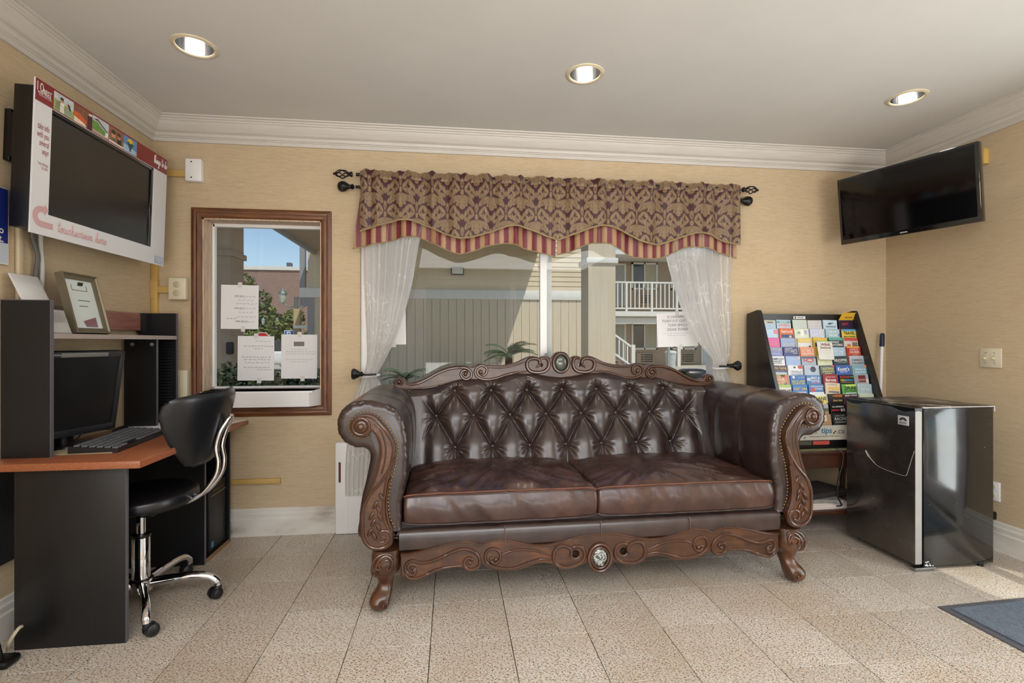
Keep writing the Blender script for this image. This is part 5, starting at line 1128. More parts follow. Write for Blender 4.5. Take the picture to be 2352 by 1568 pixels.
def rods():
    r = thing('curtain_rod', 'black upper curtain rod with open cage finials carrying the valance', 'curtain rod', (.62, YV, 2.125))
    q = MB(); q.cyl((-.56, YV-.004, 2.124), (1.84, YV-.004, 2.124), .0095, 14); W(q.build('rod', M_iron, r))
    for s, x in ((-1, -.56), (1, 1.84)):
        q = MB(); e = x+s*.02; q.lathe([(.0, 0), (.014, .0), (.016, .008), (.012, .016), (0, .018)], 14, Matrix.Translation((e, YV-.004, 2.124)) @ Matrix.Rotation(s*PI/2, 4, 'Y'))
        for k in range(5):
            pts = []
            for i in range(17):
                t = i/16; rr = .024*math.sin(PI*t)**.8; a = 2*PI*k/5+t*2.6; pts.append((e+s*(.016+.085*t), YV-.004+rr*math.cos(a), 2.124+rr*math.sin(a)))
            q.tube(pts, .0034, 6)
        q.sphere((e+s*.104, YV-.004, 2.124), .007, 10); W(q.build('finial', M_iron, r))
    for x in (-.50, 1.80): W(box('bracket', M_iron, x-.006, x+.006, YV-.01, YB, 2.105, 2.118, r))
    r2 = thing('curtain_rod', 'black lower curtain rod with cup finials holding the sheer curtains', 'curtain rod', (.62, YV+.045, 2.066))
    q = MB(); q.cyl((-.57, YV+.045, 2.066), (1.85, YV+.045, 2.066), .0085, 14); W(q.build('rod', M_iron, r2))
    for s, x in ((-1, -.57), (1, 1.85)):
        q = MB(); q.lathe([(0, 0), (.010, 0), (.018, .010), (.011, .020), (.014, .03), (.030, .052), (.033, .068), (.026, .086), (.012, .094), (0, .094)], 8, Matrix.Translation((x+s*.01, YV+.045, 2.066)) @ Matrix.Rotation(s*PI/2, 4, 'Y')); W(q.build('finial', M_iron, r2))
    for x in (-.52, 1.79): W(box('bracket', M_iron, x-.006, x+.006, YV+.04, YB, 2.052, 2.062, r2))
rods()
def sheer():
    t = NT('crinkled_sheer'); v = t.coord('Object', (1, 1, .42))
    vo = t.new('ShaderNodeTexVoronoi', Scale=26.0); vo.feature = 'DISTANCE_TO_EDGE'; t.link(v, vo.inputs['Vector'])
    ln = t.ramp(vo.outputs['Distance'], [(.0, (1,)*3), (.035, (1,)*3), (.06, (0,)*3)])
    nz = t.noise(t.coord('Object'), 7, 3); sel = t.ramp(nz, [(.48, (0,)*3), (.56, (1,)*3)]); m = t.mix(1.0, ln, sel, 'MULTIPLY')
    t.set(col=t.mix(m, L('e4e2df'), L('faf8f5')), rough=.5, sheen=.2)
    tl = t.new('ShaderNodeBsdfTranslucent'); tl.inputs[0].default_value = L('f6f4f1'); tr = t.new('ShaderNodeBsdfTransparent')
    a = t.new('ShaderNodeMixShader'); a.inputs[0].default_value = .6; t.link(t.b.outputs[0], a.inputs[1]); t.link(tl.outputs[0], a.inputs[2])
    mm = t.new('ShaderNodeMath', operation='MULTIPLY_ADD'); mm.inputs[1].default_value = .12; mm.inputs[2].default_value = .86; t.link(m, mm.inputs[0])
    b = t.new('ShaderNodeMixShader'); t.link(mm.outputs[0], b.inputs[0]); t.link(tr.outputs[0], b.inputs[1]); t.link(a.outputs[0], b.inputs[2]); t.link(b.outputs[0], t.out.inputs[0]); return t.m
M_sheer = sheer()
def curtain(lab, rows, tie, s):
    """rows: (z, left x, right x, pleat depth)"""
    c = thing('sheer_curtain', lab, 'curtain', (tie[0], YV+.03, .9), 0, 'sheer tied curtains')
    rs = smoothpath([(z, a, b, d) for z, a, b, d in rows], 14); nv = len(rs)-1; nu = 150
    u = np.linspace(0, 1, nu+1); P = np.zeros((nv+1, nu+1, 3))
    for j, (z, a, b, d) in enumerate(rs):
        ph = 7.5*2*PI*u+.5*np.sin(5*u+z*2); wv = np.sin(ph)*.7+.3*np.sin(ph*2.3+1+z)
        P[j, :, 0] = a+(b-a)*(u+.018*np.sin(ph*1.0+1.5)); P[j, :, 1] = YV+.030-.030*min(1, max(0, (.85-z)/.2))-d*wv*(.5 if z < .7 else 1); P[j, :, 2] = z+.004*wv*(.5 if z < .3 else 0)
    o = gridcloth('cloth', M_sheer, c, P, None, nu, nv); W(o)
    x, z = tie; hx = x+s*.062; hz = z+.015
    q = MB(); q.tube([(x+.055*math.cos(a), YV+.030+.042*math.sin(a), z+.006*math.cos(a)) for a in [2*PI*i/24 for i in range(24)]], .006, 7, closed=True); W(q.build('tie_band', M_paper, c))
    hb = thing('curtain_holdback', ('left' if s < 0 else 'right')+' black cup holdback gripping the sheer curtain', 'holdback', (hx, YV+.03, hz))
    q = MB(); q.lathe([(0, 0), (.010, 0), (.016, .008), (.012, .016), (.020, .026), (.033, .050), (.030, .062), (0, .064)], 8, Matrix.Translation((hx-s*.030, YV-.020, hz)) @ Matrix.Rotation(s*PI/2, 4, 'Y')); W(q.build('knob', M_iron, hb))
    q = MB(); q.tube(smoothpath([(hx-s*.03, YV-.02, hz), (x+s*.02, YV-.03, hz-.004), (x-s*.045, YV-.028, hz-.002)], 6), .006, 8); W(q.build('hook', M_iron, hb))
    q = MB(); q.cyl((hx+s*.02, YV+.01, hz), (hx+s*.02, YB, hz), .008, 10); W(q.build('stem', M_iron, hb))
curtain('left sheer white curtain tied beside the sofa arm, tail behind the sofa', [(2.07, -.545, -.14, .012), (1.90, -.545, -.16, .020), (1.70, -.535, -.20, .024), (1.45, -.525, -.245, .024), (1.20, -.510, -.320, .022), (1.04, -.505, -.395, .018), (.955, -.520, -.440, .012), (.93, -.530, -.445, .012), (.88, -.555, -.415, .014), (.78, -.59, -.40, .018), (.60, -.61, -.43, .020), (.40, -.625, -.44, .022), (.24, -.625, -.45, .022)], (-.485, .940), -1)
curtain('right sheer white curtain swept to its tie above the sofa arm', [(2.07, 1.30, 1.815, .012), (1.90, 1.31, 1.812, .020), (1.70, 1.345, 1.805, .026), (1.50, 1.40, 1.80, .026), (1.30, 1.475, 1.80, .024), (1.14, 1.57, 1.80, .020), (1.04, 1.66, 1.785, .014), (.985, 1.70, 1.762, .010), (.96, 1.70, 1.765, .010), (.90, 1.69, 1.80, .014), (.80, 1.69, 1.85, .018), (.60, 1.70, 1.88, .020), (.30, 1.70, 1.90, .020)], (1.732, .975), 1)
# white wall heater below the big window, behind the sofa
wh = thing('wall_heater', 'white wall unit at floor level behind the left sofa arm', 'heater', (.0, YB-.03, 0))
q = MB(); q.rbox(-.690, .45, YB-.052, YB, .0, .546, .012, 2); W(q.build('cabinet', M_white, wh)); W(box('front_cover', M_white, -.615, .44, YB-.060, YB-.05, .02, .52, wh, .004)); W(box('red_tag', pm('dark_red_tag', '5a1f24', .5), -.668, -.655, YB-.0535, YB-.0515, .31, .43, wh))
# papers taped to the panes
def paper(name, lab, cx, cz, w_, h_, y, tilt, rows, grp=None, flipx=True):
    p = thing(name, lab, 'paper', (cx, y, cz), 0, grp); T = Matrix.Rotation(tilt, 4, 'Y')
    q = MB(); q.box(-w_/2, w_/2, -.0012, 0, -h_/2, h_/2, T); q.build('page', M_paper, p)
    [MB().box(x-.012, x+.012, -.0016, 0, z-.016, z+.016, T).build('tape', pm('pale_tape', 'c9c7c4', .4), p) for x, z in ((0, h_/2), (.02, -h_/2))]
    for r in rows:
        if r[0] == 't':
            _, s_, x, z, w2, h2, m = r; me = text_mesh(s_, w2, h2); M = T @ frame((x, -.0022, z), (1, 0, 0), (0, 0, 1)) @ Matrix.Diagonal((-1 if flipx else 1, 1, 1, 1)); link('lettering', me, m, p, None).data.transform(M)
        else:
            _, x0, x1, z, hh, m, sd = r; rr = random.Random(sd); q = MB(); x = x0
            while x < x1:          # a line of small unreadable handwriting
                wd = rr.uniform(.010, .022); pts = [(x+wd*i/7, -.0018, z+rr.uniform(-hh, hh)) for i in range(8)]; q.tube([tuple(T @ Vector(a)) for a in pts], .0007, 4); x += wd+.006
            q.build('handwriting', m, p)
    return p
M_blue = pm('teal_marker', '3c5f6c', .6); M_redi = pm('faded_red_marker', 'b98a8a', .6); M_greyt = pm('grey_header_print', '6d6a6c', .6)
GY = YB+.110
paper('taped_paper', 'upper taped paper with coloured handwritten hours on the small window', -1.285, 1.355, .217, .268, GY, .01, [('t', '2:00 PM', .0, .065, .058, .011, M_blue), ('t', '5:30 PM', .0, -.008, .058, .011, M_blue), ('t', '12:30 PM', .012, -.088, .066, .011, M_ink), ('h', .035, .09, .065, .003, M_inkl, 1), ('h', -.01, .08, .042, .004, M_redi, 2), ('h', -.02, .09, .02, .003, M_inkl, 3), ('h', .035, .09, -.008, .003, M_inkl, 4), ('h', -.01, .08, -.032, .004, M_redi, 5), ('h', -.02, .09, -.06, .003, M_inkl, 6), ('h', .05, .09, -.088, .003, M_inkl, 7), ('h', -.075, -.03, -.07, .003, M_ink, 8)])
paper('taped_paper', 'lower left taped paper covered in dark handwriting on the small window', -1.192, 1.042, .212, .272, GY, .01, [('h', 0, .09, .105, .003, M_ink, 11), ('h', -.07, .09, .075, .004, M_ink, 12), ('h', -.01, .03, .058, .003, M_ink, 13), ('h', -.08, .085, .008, .004, M_ink, 14), ('h', -.07, .085, -.008, .004, M_ink, 15), ('h', -.065, .08, -.026, .004, M_ink, 16), ('h', -.07, .085, -.056, .004, M_ink, 17), ('h', .01, .085, -.07, .003, M_ink, 18)])
p3_ = paper('taped_paper', 'lower right taped paper with grey printed header on the small window', -.938, 1.052, .213, .272, GY, .008, [('h', -.05, .05, .045, .0015, M_inkl, 21), ('h', -.08, .08, .03, .0012, M_inkl, 22), ('h', -.08, .08, .016, .0012, M_inkl, 23), ('h', -.08, .08, -.018, .0012, M_inkl, 24), ('h', -.05, .05, -.032, .0012, M_inkl, 25)])
box('header_block', M_greyt, -.032, .030, -.0022, -.001, .064, .092, p3_)
paper('parking_notice', 'white notice about parking in mirrored print taped to the right pane', 1.488, 1.222, .285, .222, YB+.052, -.03, [('t', 'PARKING IS', -.005, .088, .130, .017, M_greyt), ('t', 'LIMITED TO FIRST', .0, .060, .215, .017, M_greyt), ('t', 'COME FIRST', .0, .032, .135, .017, M_greyt), ('t', 'SERVE BASIS', .0, .004, .145, .017, M_greyt), ('h', -.10, .10, -.022, .0012, M_inkl, 31), ('h', -.07, .06, -.036, .0012, M_inkl, 32)])
paper('taped_paper', 'white page taped to the big window behind the left sheer curtain', -.385, 1.275, .19, .30, YB+.085, -.02, [('h', -.05, .07, .05, .0012, M_inkl, 41), ('h', -.05, .07, .03, .0012, M_inkl, 42), ('h', -.05, .07, .01, .0012, M_inkl, 43)])
# ================================================================ right side: end table, brochure rack, fridge, television
M_espresso = wood('espresso_board', '0d0b0c', '1f1a1b', .33, (30, 30, 2.5), .15, bump=.05)
M_cherryd = wood('dark_cherry_table', '24120b', '4a2717', .3, (3, 30, 30), .35)
et = thing('end_table', 'dark cherry end table with lower shelf under the brochure rack', 'table', (2.18, 2.86, 0))
W(MB().rbox(1.73, 2.64, 2.655, 3.06, .482, .507, .006).build('tabletop', M_cherryd, et)); W(box('apron', M_cherryd, 1.76, 2.61, 2.675, 2.69, .40, .482, et)); W(box('apron', M_cherryd, 1.76, 1.775, 2.69, 3.02, .40, .482, et)); W(box('apron', M_cherryd, 2.595, 2.61, 2.69, 3.02, .40, .482, et))
W(MB().rbox(1.75, 2.62, 2.67, 3.04, .125, .150, .005).build('lower_shelf', M_cherryd, et))
for x in (1.78, 2.585):
    for y in (2.695, 3.02):
        q = MB(); q.lathe([(0, 0), (.018, 0), (.022, .03), (.017, .06), (.024, .125), (.024, .15), (.016, .19), (.022, .30), (.027, .36), (.020, .39), (.026, .40), (.026, .482), (0, .482)], 14, Matrix.Translation((x, y, 0))); W(q.build('leg', M_cherryd, et))
mg = sheet('magazine', 'green printed map page lying along the front of the end table', .46, .05, 2.13, 2.682, .5075, .02, pm('green_map_print', '8d9066', .5, var=.3, vs=30), 2)
for k, (lab, x, y, z, rz, h, m) in enumerate((('thick white paper stack with torn edge on the lower table shelf', 2.20, 2.80, .1505, .05, .035, M_paperw), ('grey newspaper lying on the paper stack under the end table', 2.16, 2.81, .186, -.2, .02, pm('newsprint', '8f8a84', .8, var=.3, vs=40)), ('dark folder topmost on the lower table shelf', 2.24, 2.84, .2065, .25, .03, pm('dark_folder', '3a3431', .6, var=.2)))):
    t = thing('paper_stack', lab, 'papers', (x, y, z), rz); q = MB()
    for i in range(4): q.box(-.17+.004*i, .17-.003*i, -.105+.003*(i % 2), .105, h*i/4, h*(i+1)/4-.0006)
    q.build('pages', m, t)
# ---- rack
RX0, RX1 = 1.924, 2.615
rk = thing('brochure_rack', 'black stepped brochure rack with sloping sides standing on the end table', 'brochure rack', (2.27, 2.88, .508))
def yf(z): return max(2.93-(1.34-z)*.366, 2.70)
side = [(3.055, .508), (2.70, .508), (2.70, .70), (2.922, 1.325), (2.932, 1.343), (2.942, 1.345), (3.055, 1.325)]
for x in (RX0, RX1-.022):
    q = MB(); q.prism(side, x, x+.022, 'yz'); W(q.build('side_panel', M_espresso, rk, 20))
W(box('top_board', M_espresso, RX0+.022, RX1-.022, 2.962, 2.974, 1.268, 1.322, rk)); W(box('back_panel', M_espresso, RX0+.022, RX1-.022, 3.04, 3.05, .508, 1.31, rk)); W(box('base_board', M_espresso, RX0+.022, RX1-.022, 2.725, 3.04, .508, .53, rk))
ZT = [1.283-.0575*k for k in range(11)]
for k, z in enumerate(ZT):
    y = yf(z)+.036; W(box('shelf', M_black, RX0+.022, RX1-.022, y-.003, min(y+.06, 3.04), z-.128, z-.124, rk)); W(box('divider_board', M_black, RX0+.022, RX1-.022, y+.030, y+.033, z-.13, z-.012, rk))
q = MB(); q.rbox(2.185, 2.268, 2.955, 2.962, 1.290, 1.308, .003); W(q.build('name_plate', M_white, rk)); q = MB(); q.cyl((2.196, 2.9555, 1.299), (2.196, 2.954, 1.299), .006, 12); W(q.build('plate_emblem', M_ink, rk)); W(box('plate_print', M_inkl, 2.208, 2.255, 2.9545, 2.956, 1.296, 1.302, rk))
W(box('header_panel', pm('cream_header_panel', 'b9b3a6', .5), RX0+.024, RX1-.024, 2.702, 2.709, .560, .646, rk))
M_tipb = pm('tips_blue', '2a7391', .5)
def rtext(body, x, z, w_, h_, m, y=2.7005, **k):
    o = link('lettering', text_mesh(body, w_, h_, **k), m, rk); o.data.transform(frame((x, y, z), (1, 0, 0), (0, 0, 1))); return W(o)
rtext('for', 2.158, .613, .042, .030, M_inkl, align='RIGHT'); rtext('tips', 2.208, .611, .070, .043, M_tipb, bold=.02); rtext('.co', 2.300, .607, .05, .022, M_ink)
for i in range(4): W(box('checker', [M_ink, pm('pale_yellow_check', 'c9b87a', .5)][(i % 2)^(i//2)], 2.252+.009*(i % 2), 2.261+.009*(i % 2), 2.7002, 2.702, .596+.009*(i//2), .605+.009*(i//2), rk))
rtext('Delivering the Power of Brochures', 2.20, .582, .20, .008, M_ink, bold=.01)
q = MB(); q.prism([(2.055, .572), (2.075, .585), (2.068, .566), (2.066, .575)], 2.7, 2.702, 'xz'); W(q.build('bird_emblem', M_tipb, rk))
q = MB(); q.box(RX0+.024, RX1-.024, 2.70, 2.706, .531, .558); W(q.build('lower_strip', M_black, rk)); W(box('strip_print', pm('coral_strip', 'b4493f', .5), 2.12, 2.225, 2.698, 2.7005, .534, .556, rk)); W(box('strip_print', pm('green_strip', '4b4a3c', .5, var=.4, vs=60), 2.03, 2.11, 2.698, 2.7005, .534, .556, rk))
# ---- brochures: row, column, label, paper, [(text, ink, x, y, width, height)], [(colour, x0, x1, y0, y1)]   (x from centre, y down from the top edge, mm)
Wt, Nv, Bk = 'e6e4e0', '2b2f57', '17171a'
B = [
(0,0,'pale blue brochure with cream photograph top, first in the top row','9fb3c4',[],[('b9b08e',-48,48,4,22),('6f6a63',-10,30,10,20)]),
(0,1,'free map brochure, coral city name on light blue','a9bed2',[('FREE MAP',Wt,-4,15,50,7),('SAN DIEGO','e0826e',0,34,74,15)],[('5f9691',-48,48,9,21),('dba596',-44,44,44,47)]),
(0,2,'pale grey green leaflet left of two top row greys','b9c1ba',[],[('a9b8b0',-40,40,14,16),('b1a8ae',-40,40,30,31)]),
(0,3,'pale grey leaflet with pinkish lines in the top row','bcbdbe',[],[('d3b0a6',-36,20,18,21),('c2b4b0',-36,30,8,10)]),
(0,4,'pale blue brochure with green orca mark in the top row','b5cad8',[('SeaWorld','46606c',0,43,68,12)],[('3f6b4a',-12,20,18,24),('2c4a4f',-18,6,23,29)]),
(1,0,'light blue brochure with pink tag, second row left end','a9c4d6',[('TOURS','c5d8e4',-16,14,40,6)],[('d77d8a',22,48,6,34)]),
(1,1,'orange brochure with slanted white title over dark blue','c9602e',[('Seaforth',Wt,0,20,76,18)],[('1f4a72',-38,44,40,60),('b8b394',14,32,46,60)]),
(1,2,'white green edged brochure with lilac box in second row','c9d0bd',[('28','6fa46a',-22,26,20,14)],[('aaa6c6',16,36,10,36),('dfe3d8',-8,14,8,50)]),
(1,3,'lilac white brochure with small yellow square, second row','bfc4dc',[],[('cfc6b4',14,36,14,32),('a7add0',-40,6,12,14),('a7add0',-40,0,22,24)]),
(1,4,'pale teal craft beer brochure in second row','9fb9c2',[('CRAFT','d6e4e6',2,20,66,16),('BEER','d6e4e6',2,42,58,16)],[('4f8498',38,47,30,48)]),
(1,5,'yellow travel brochure with bold black title','d8c052',[('TRAVEL',Bk,0,26,82,20),('BROCHURES',Bk,0,49,80,11)],[('4f9cc0',-48,48,0,13)]),
(2,0,'hot pink brochure at left end of third row','c9568f',[('FLOWER','e3a08e',4,43,54,12),('TEMECULA','e3a3c4',0,24,56,8)],[]),
(2,1,'grey blue land and sea brochure in third row','8b9cbd',[('SEA & LAND','c9cdbf',0,38,78,13),('ADVENTURES','c9cdbf',0,53,76,9),('San Diego',Wt,22,13,40,6)],[]),
(2,2,'yellow topped white brochure in third row','cfcfd0',[('SAN DIEGO','efe6c8',0,17,70,13)],[('d3b44a',-48,48,3,29),('3a2c28',22,38,50,60)]),
(2,3,'tilted golden brochure with dark blue foot','cdb04a',[('ZOO','e2d68e',4,18,40,14)],[('20253f',-36,30,36,60)]),
(2,4,'dark slate whale watching brochure with teal top','3c4a52',[('WHALE',Wt,-10,29,58,13),('WATCHING',Wt,2,47,82,13)],[('5fa295',-48,48,0,17)]),
(2,5,'red topped brochure with small group photographs','c6c2be',[],[('b23a3c',-48,48,0,19),('7a6a54',6,44,26,56),('b2735a',-30,-6,38,60),('d7a59a',-48,48,11,13)]),
(3,0,'grey violet brochure at left end of fourth row','8288a6',[('TEMECULA BEST','c9cdb0',4,12,70,8),('& wineries','c9cbe0',0,40,60,10)],[('7a80b0',-48,48,28,60)]),
(3,1,'navy city lights brochure','3c3f73',[('SAN DIEGO',Wt,-14,9,46,6),('CITY LIGHTS','d0d0c2',0,25,82,19)],[('cfd0d6',14,42,38,41)]),
(3,2,'orange ultimate shopping brochure','cf8d6c',[('ULTIMATE','efd6c8',0,24,80,16),('SHOPPING','efd6c8',0,43,80,14)],[('dca68a',-44,44,6,8)]),
(3,4,'pale blue harbor skyline brochure in fourth row','a3bccb',[('SKYLINE','c9dbe4',4,28,64,13),('CRUISES','c9dbe4',4,44,60,10)],[]),
(3,5,'red harbor cruises brochure with yellow top','a8352e',[('HARBOR','e6b7b0',0,19,60,14),('CRUISES','f0dcd4',0,36,66,14),('& DINING','e6c7bf',4,54,40,5)],[('d9a53e',-48,40,0,9),('d98a4a',-44,44,45,47)]),
(4,0,'white valley brochure with dark spaced title','d5d5d2',[('TEMECULA',Nv,4,17,76,13),('VALLEY',Nv,0,33,56,13),('Southern California','55585f',0,45,60,6)],[]),
(4,1,'lilac blue brochure with pink corner in fifth row','93a8cc',[('CORONADO','c3d0e6',2,20,56,8)],[('dca9a2',34,48,0,20)]),
(4,2,'grey brochure with a red fish emblem','9aa6b4',[],[('56646f',-48,48,0,14)]),
(4,3,'pale yellow printed brochure in fifth row','cfd2b2',[('Legendary','9a9c86',-14,20,50,6)],[('d6d6a0',-40,10,4,16),('c2b9cf',12,30,0,14),('bfc29a',-36,40,28,40)]),
(4,4,'charcoal helicopter brochure with green edge','2f3a42',[('HELICOPTER',Wt,-2,26,86,16),('TOURS & CHARTERS','b8bfc4',4,41,60,5)],[('1f5f4c',38,48,0,58)]),
(4,5,'grey dining cruises brochure at right end of fifth row','a9b3ba',[('DINING','4b555f',2,28,72,14),('CRUISES','4b555f',2,47,82,14)],[]),
(5,0,'purple wine tasting brochure with green foot','463448',[('Wine Tasting','d9bd62',0,17,88,18),('In the heart of wine country','c9b8cf',0,33,60,4)],[('aab3d0',-48,48,41,50),('a9bd8c',-48,48,50,60)]),
(5,1,'white whale watching brochure with red badge','d0d1d2',[('WHALE','8c949a',4,41,68,13),('WATCHING','6f8aa6',4,56,72,9)],[('3a4650',-12,2,8,19)]),
(5,2,'pale grey brochure with a dark globe','aab6c2',[],[('c9959a',-42,-16,18,22)]),
(5,3,'slate california watersports brochure in yellow letters','4d5f6a',[('CALIFORNIA','d8cf7c',-2,20,84,17),('WATERSPORTS','d8cf7c',2,39,80,13)],[('c0566e',30,48,0,9),('d2c98a',-20,24,50,53)]),
(5,4,'royal blue park brochure with white script title','3c5ea2',[("Knott's",'eeeeee',0,25,78,24),('BERRY FARM','e6e8ee',0,44,46,6)],[]),
(5,5,'teal whale and dolphin brochure with orange corner','7aa0ae',[('WHALE &','d6e4e8',2,28,72,13),('DOLPHIN','d6e4e8',2,46,70,13)],[('c98662',34,48,0,16)]),
(6,0,'brown wine tasting brochure, seventh row left end','b9825c',[('BEST','d9b692',-18,12,44,8),('WINE','ecd9c2',-10,29,64,17),('TASTING','ecd9c2',-6,48,70,12)],[('3a2420',-2,28,0,12),('c95a68',22,42,10,24),('33201a',16,34,44,58)]),
(6,1,'bright blue land and sea brochure with yellow title, seventh row','3a66a4',[('SEA & LAND','d8cf5c',0,38,84,13),('ADVENTURES','d8cf5c',0,53,84,10),('San Diego',Wt,22,14,42,6)],[('d9dcd2',-34,-20,4,18)]),
(6,2,'blue bike and kayak brochure','4d78ac',[('BIKE &',Wt,10,16,56,14),('KAYAK',Wt,10,34,56,15)],[('b3c6d6',-46,-20,16,34),('a97a9a',-18,42,44,50)]),
(6,3,'dark red resort brochure with white old style title','8f2a2e',[('SAN DIEGO\'S TREASURE','e6c9c6',0,16,64,6),('Barona','f0e4e0',0,34,70,18)],[('d9a8a4',-34,34,48,50)]),
(6,4,'black bazaar brochure with red yellow and blue letters','151413',[('BAZAAR','c43a3a',-14,13,64,12),('DEL','d8c040',-28,33,30,13),('MUNDO','4a9ccc',14,33,54,13)],[('4d7a4a',22,46,8,16),('9a8a40',-40,40,45,48)]),
(6,5,'maroon panelled brochure over pale photographs','9aa4ac',[('OLD TOWN','e2c6c2',0,31,44,6),('TROLLEY TOURS','e2c6c2',0,39,44,5)],[('6e2326',-22,28,6,50),('8f8f92',-48,-24,4,56),('d9c7b8',30,46,30,56)]),
(7,0,'white vine brochure with green top edge','cdc9b6',[('VINE','4a2a30',6,40,84,20)],[('9fb86c',-48,48,0,16)]),
(7,1,'blue brochure with arched golden lettering in eighth row','2f6db0',[('POINT LOMA','d8c25a',0,26,88,18)],[('e4e6e6',-40,40,44,48)]),
(7,2,'blue whale and dolphin tours brochure with red oval','4a78aa',[('WHALE & DOLPHIN','dbe6ee',4,13,84,9),('TOURS','cfe0ea',12,28,52,12)],[('d5dfe6',-48,48,48,60)]),
(7,3,'tilted cream card with two yellow panels','d0c5b2',[('CLUB MEXICAN','8f8478',-4,11,66,8)],[('d2a860',-34,6,24,48),('d3b350',10,42,22,44),('5d5a68',-30,40,51,60)]),
(7,4,'green zipline eco tours brochure','5fa24a',[('ZIPLINE',Bk,4,24,82,22),('ECO-TOURS',Bk,4,44,84,10)],[('c3d66a',-26,48,4,18),('b4b9cc',-30,40,52,60)]),
(7,5,'pale aqua rounded brochure with white script','a8bcc0',[('Sail bay','d9e6e8',2,34,64,18)],[]),
(8,2,'yellow plane rides brochure with dark blue capitals','ddd06a',[('PLANE',Nv,6,26,84,20),('RIDES!',Nv,-4,45,62,16)],[('d2dbe2',-48,48,0,10)]),
(8,3,'black brochure with orange banner and curled lettering','18120f',[('PIRATES','c97a34',6,14,60,11),('dinner show','c9b06a',8,40,62,14)],[('9a4f22',-6,44,5,22)]),
(8,4,'dark brochure titled beer wine at the fridge top','3f1a2a',[('BEER WINE',Wt,0,8,80,8)],[]),
(8,5,'pale green leaflet edge beside the fridge top','c3ccb0',[],[('d4d6c8',-40,40,3,6)]),
(9,2,'grey leaflet with landscape photograph beside the sofa arm','a7a9a8',[],[('5a6a58',-48,48,26,60),('b98a66',0,44,44,60)]),
(9,3,'black speed brochure with red stripe and five dollar price','1d1c1e',[('K1SPEED',Wt,0,16,74,9),('$5',Wt,28,37,30,18)],[('a83030',-44,8,32,40)]),
(10,2,'tan photograph leaflet low in the rack by the sofa arm','a98a6c',[],[('d2c4b2',-20,20,4,40)]),
(10,3,'dark racing brochure with slanted grey capitals','2b2b2b',[('LIVE THE','a9a9a6',-6,12,60,9),('RACING','b9b9b6',0,30,84,18),('EXPERIENCE','a9a9a6',0,50,80,10)],[]),
]
jr = random.Random(21); PAPERS = {}
def brochure(x, y, z, tilt, rz, lab, colr, texts, blocks, bw=.098, bh=.126, bt=.009):
    t = thing('brochure', lab, 'brochure', (x, y, z), 0, 'brochures in the black rack')
    T = Matrix.Rotation(rz, 4, 'Y') @ Matrix.Rotation(-tilt, 4, 'X')
    q = MB(); q.rbox(-bw/2, bw/2, 0, bt, -bh, 0, .0012, 1, T); q.build('paper', pm('brochure_'+colr, colr, .32, var=.05, vs=30), t)
    for n, (c, x0, x1, y0, y1) in enumerate(blocks):
        yy = -.0004-.0002*n; s = .001*bw/.098; q = MB(); q.add([tuple(T @ Vector(p)) for p in ((x0*s, yy, -y0*.001), (x1*s, yy, -y0*.001), (x1*s, yy, -y1*.001), (x0*s, yy, -y1*.001))], [(0, 1, 2, 3)]); q.build('printed_block', pm('print_'+c, c, .35, var=.12, vs=90), t, 0)
    for (s_, c, px, py, w_, h_) in texts:
        o = link('lettering', text_mesh(s_, w_*.001, h_*.001, bold=.012), pm('ink_'+c, c, .4, var=.03), t); o.data.transform(T @ frame((px*.001, -.0022, -py*.001), (1, 0, 0), (0, 0, 1)))
    return t
rowsp = {}
for (r, c, lab, colr, texts, blocks) in B:
    z = ZT[r]+jr.uniform(-.002, .003); x = RX0+.022+.054+.1083*c+jr.uniform(-.004, .004); rz = jr.uniform(-.03, .03)
    if (r, c) == (2, 3): rz = .07
    if (r, c) == (7, 3): rz = .06; z += .010
    rowsp[(r, c)] = brochure(x, yf(ZT[r])+.034, z, math.radians(9), rz, lab, colr, texts, blocks)
# odd ones: tall white wine festival card in front, folded yellow leaflet top right
tw = brochure(RX0+.022+.054+.1083*3, yf(ZT[3])+.016, ZT[3]+.036, math.radians(13), .02, 'tall white wine festival card in front of the third and fourth rows', 'd2d1ca', [('WINE', '8a2b3a', 2, 22, 66, 17), ('festival', '6a5a55', 0, 41, 70, 15)], [('a9c2a0', -48, 48, 0, 8), ('a9a6a0', -34, 34, 58, 59), ('b5b2ac', -30, 30, 66, 67), ('b5b2ac', -34, 30, 74, 75)], .104, .118, .004)
fl_ = thing('brochure', 'bright yellow folded leaflet over a purple cover, top right of the rack', 'brochure', (RX0+.022+.054+.1083*5, yf(ZT[0])+.034, ZT[0]+.002), 0, 'brochures in the black rack')
T = Matrix.Rotation(-math.radians(9), 4, 'X'); q = MB(); q.rbox(-.052, .052, 0, .009, -.126, 0, .0012, 1, T); q.build('paper', pm('purple_print', '2a1836', .3, var=.4, vs=30), fl_)
q = MB(); q.add([(-.052, -.001, -.002), (.050, -.001, -.002), (.058, -.020, .046), (-.038, -.020, .046), (-.052, -.003, -.002), (.050, -.003, -.002), (.058, -.0215, .046), (-.038, -.0215, .046)], [(0, 1, 2, 3), (4, 5, 6, 7), (0, 1, 5, 4), (2, 3, 7, 6), (1, 2, 6, 5), (0, 3, 7, 4)]); q.build('folded_cover', pm('yellow_print', 'cfa433', .35, var=.05), fl_)
o = link('lettering', text_mesh('LEGOLAND', .052, .008, bold=.02), M_ink, fl_); o.data.transform(frame((.010, -.0130, .016), (1, 0, 0), (.1, -.36, .93)))
o = link('lettering', text_mesh('NIGHT', .05, .014, bold=.02), pm('red_print', 'b03a44', .4), fl_); o.data.transform(T @ frame((-.004, -.001, -.026), (1, 0, .05), (0, 0, 1)))
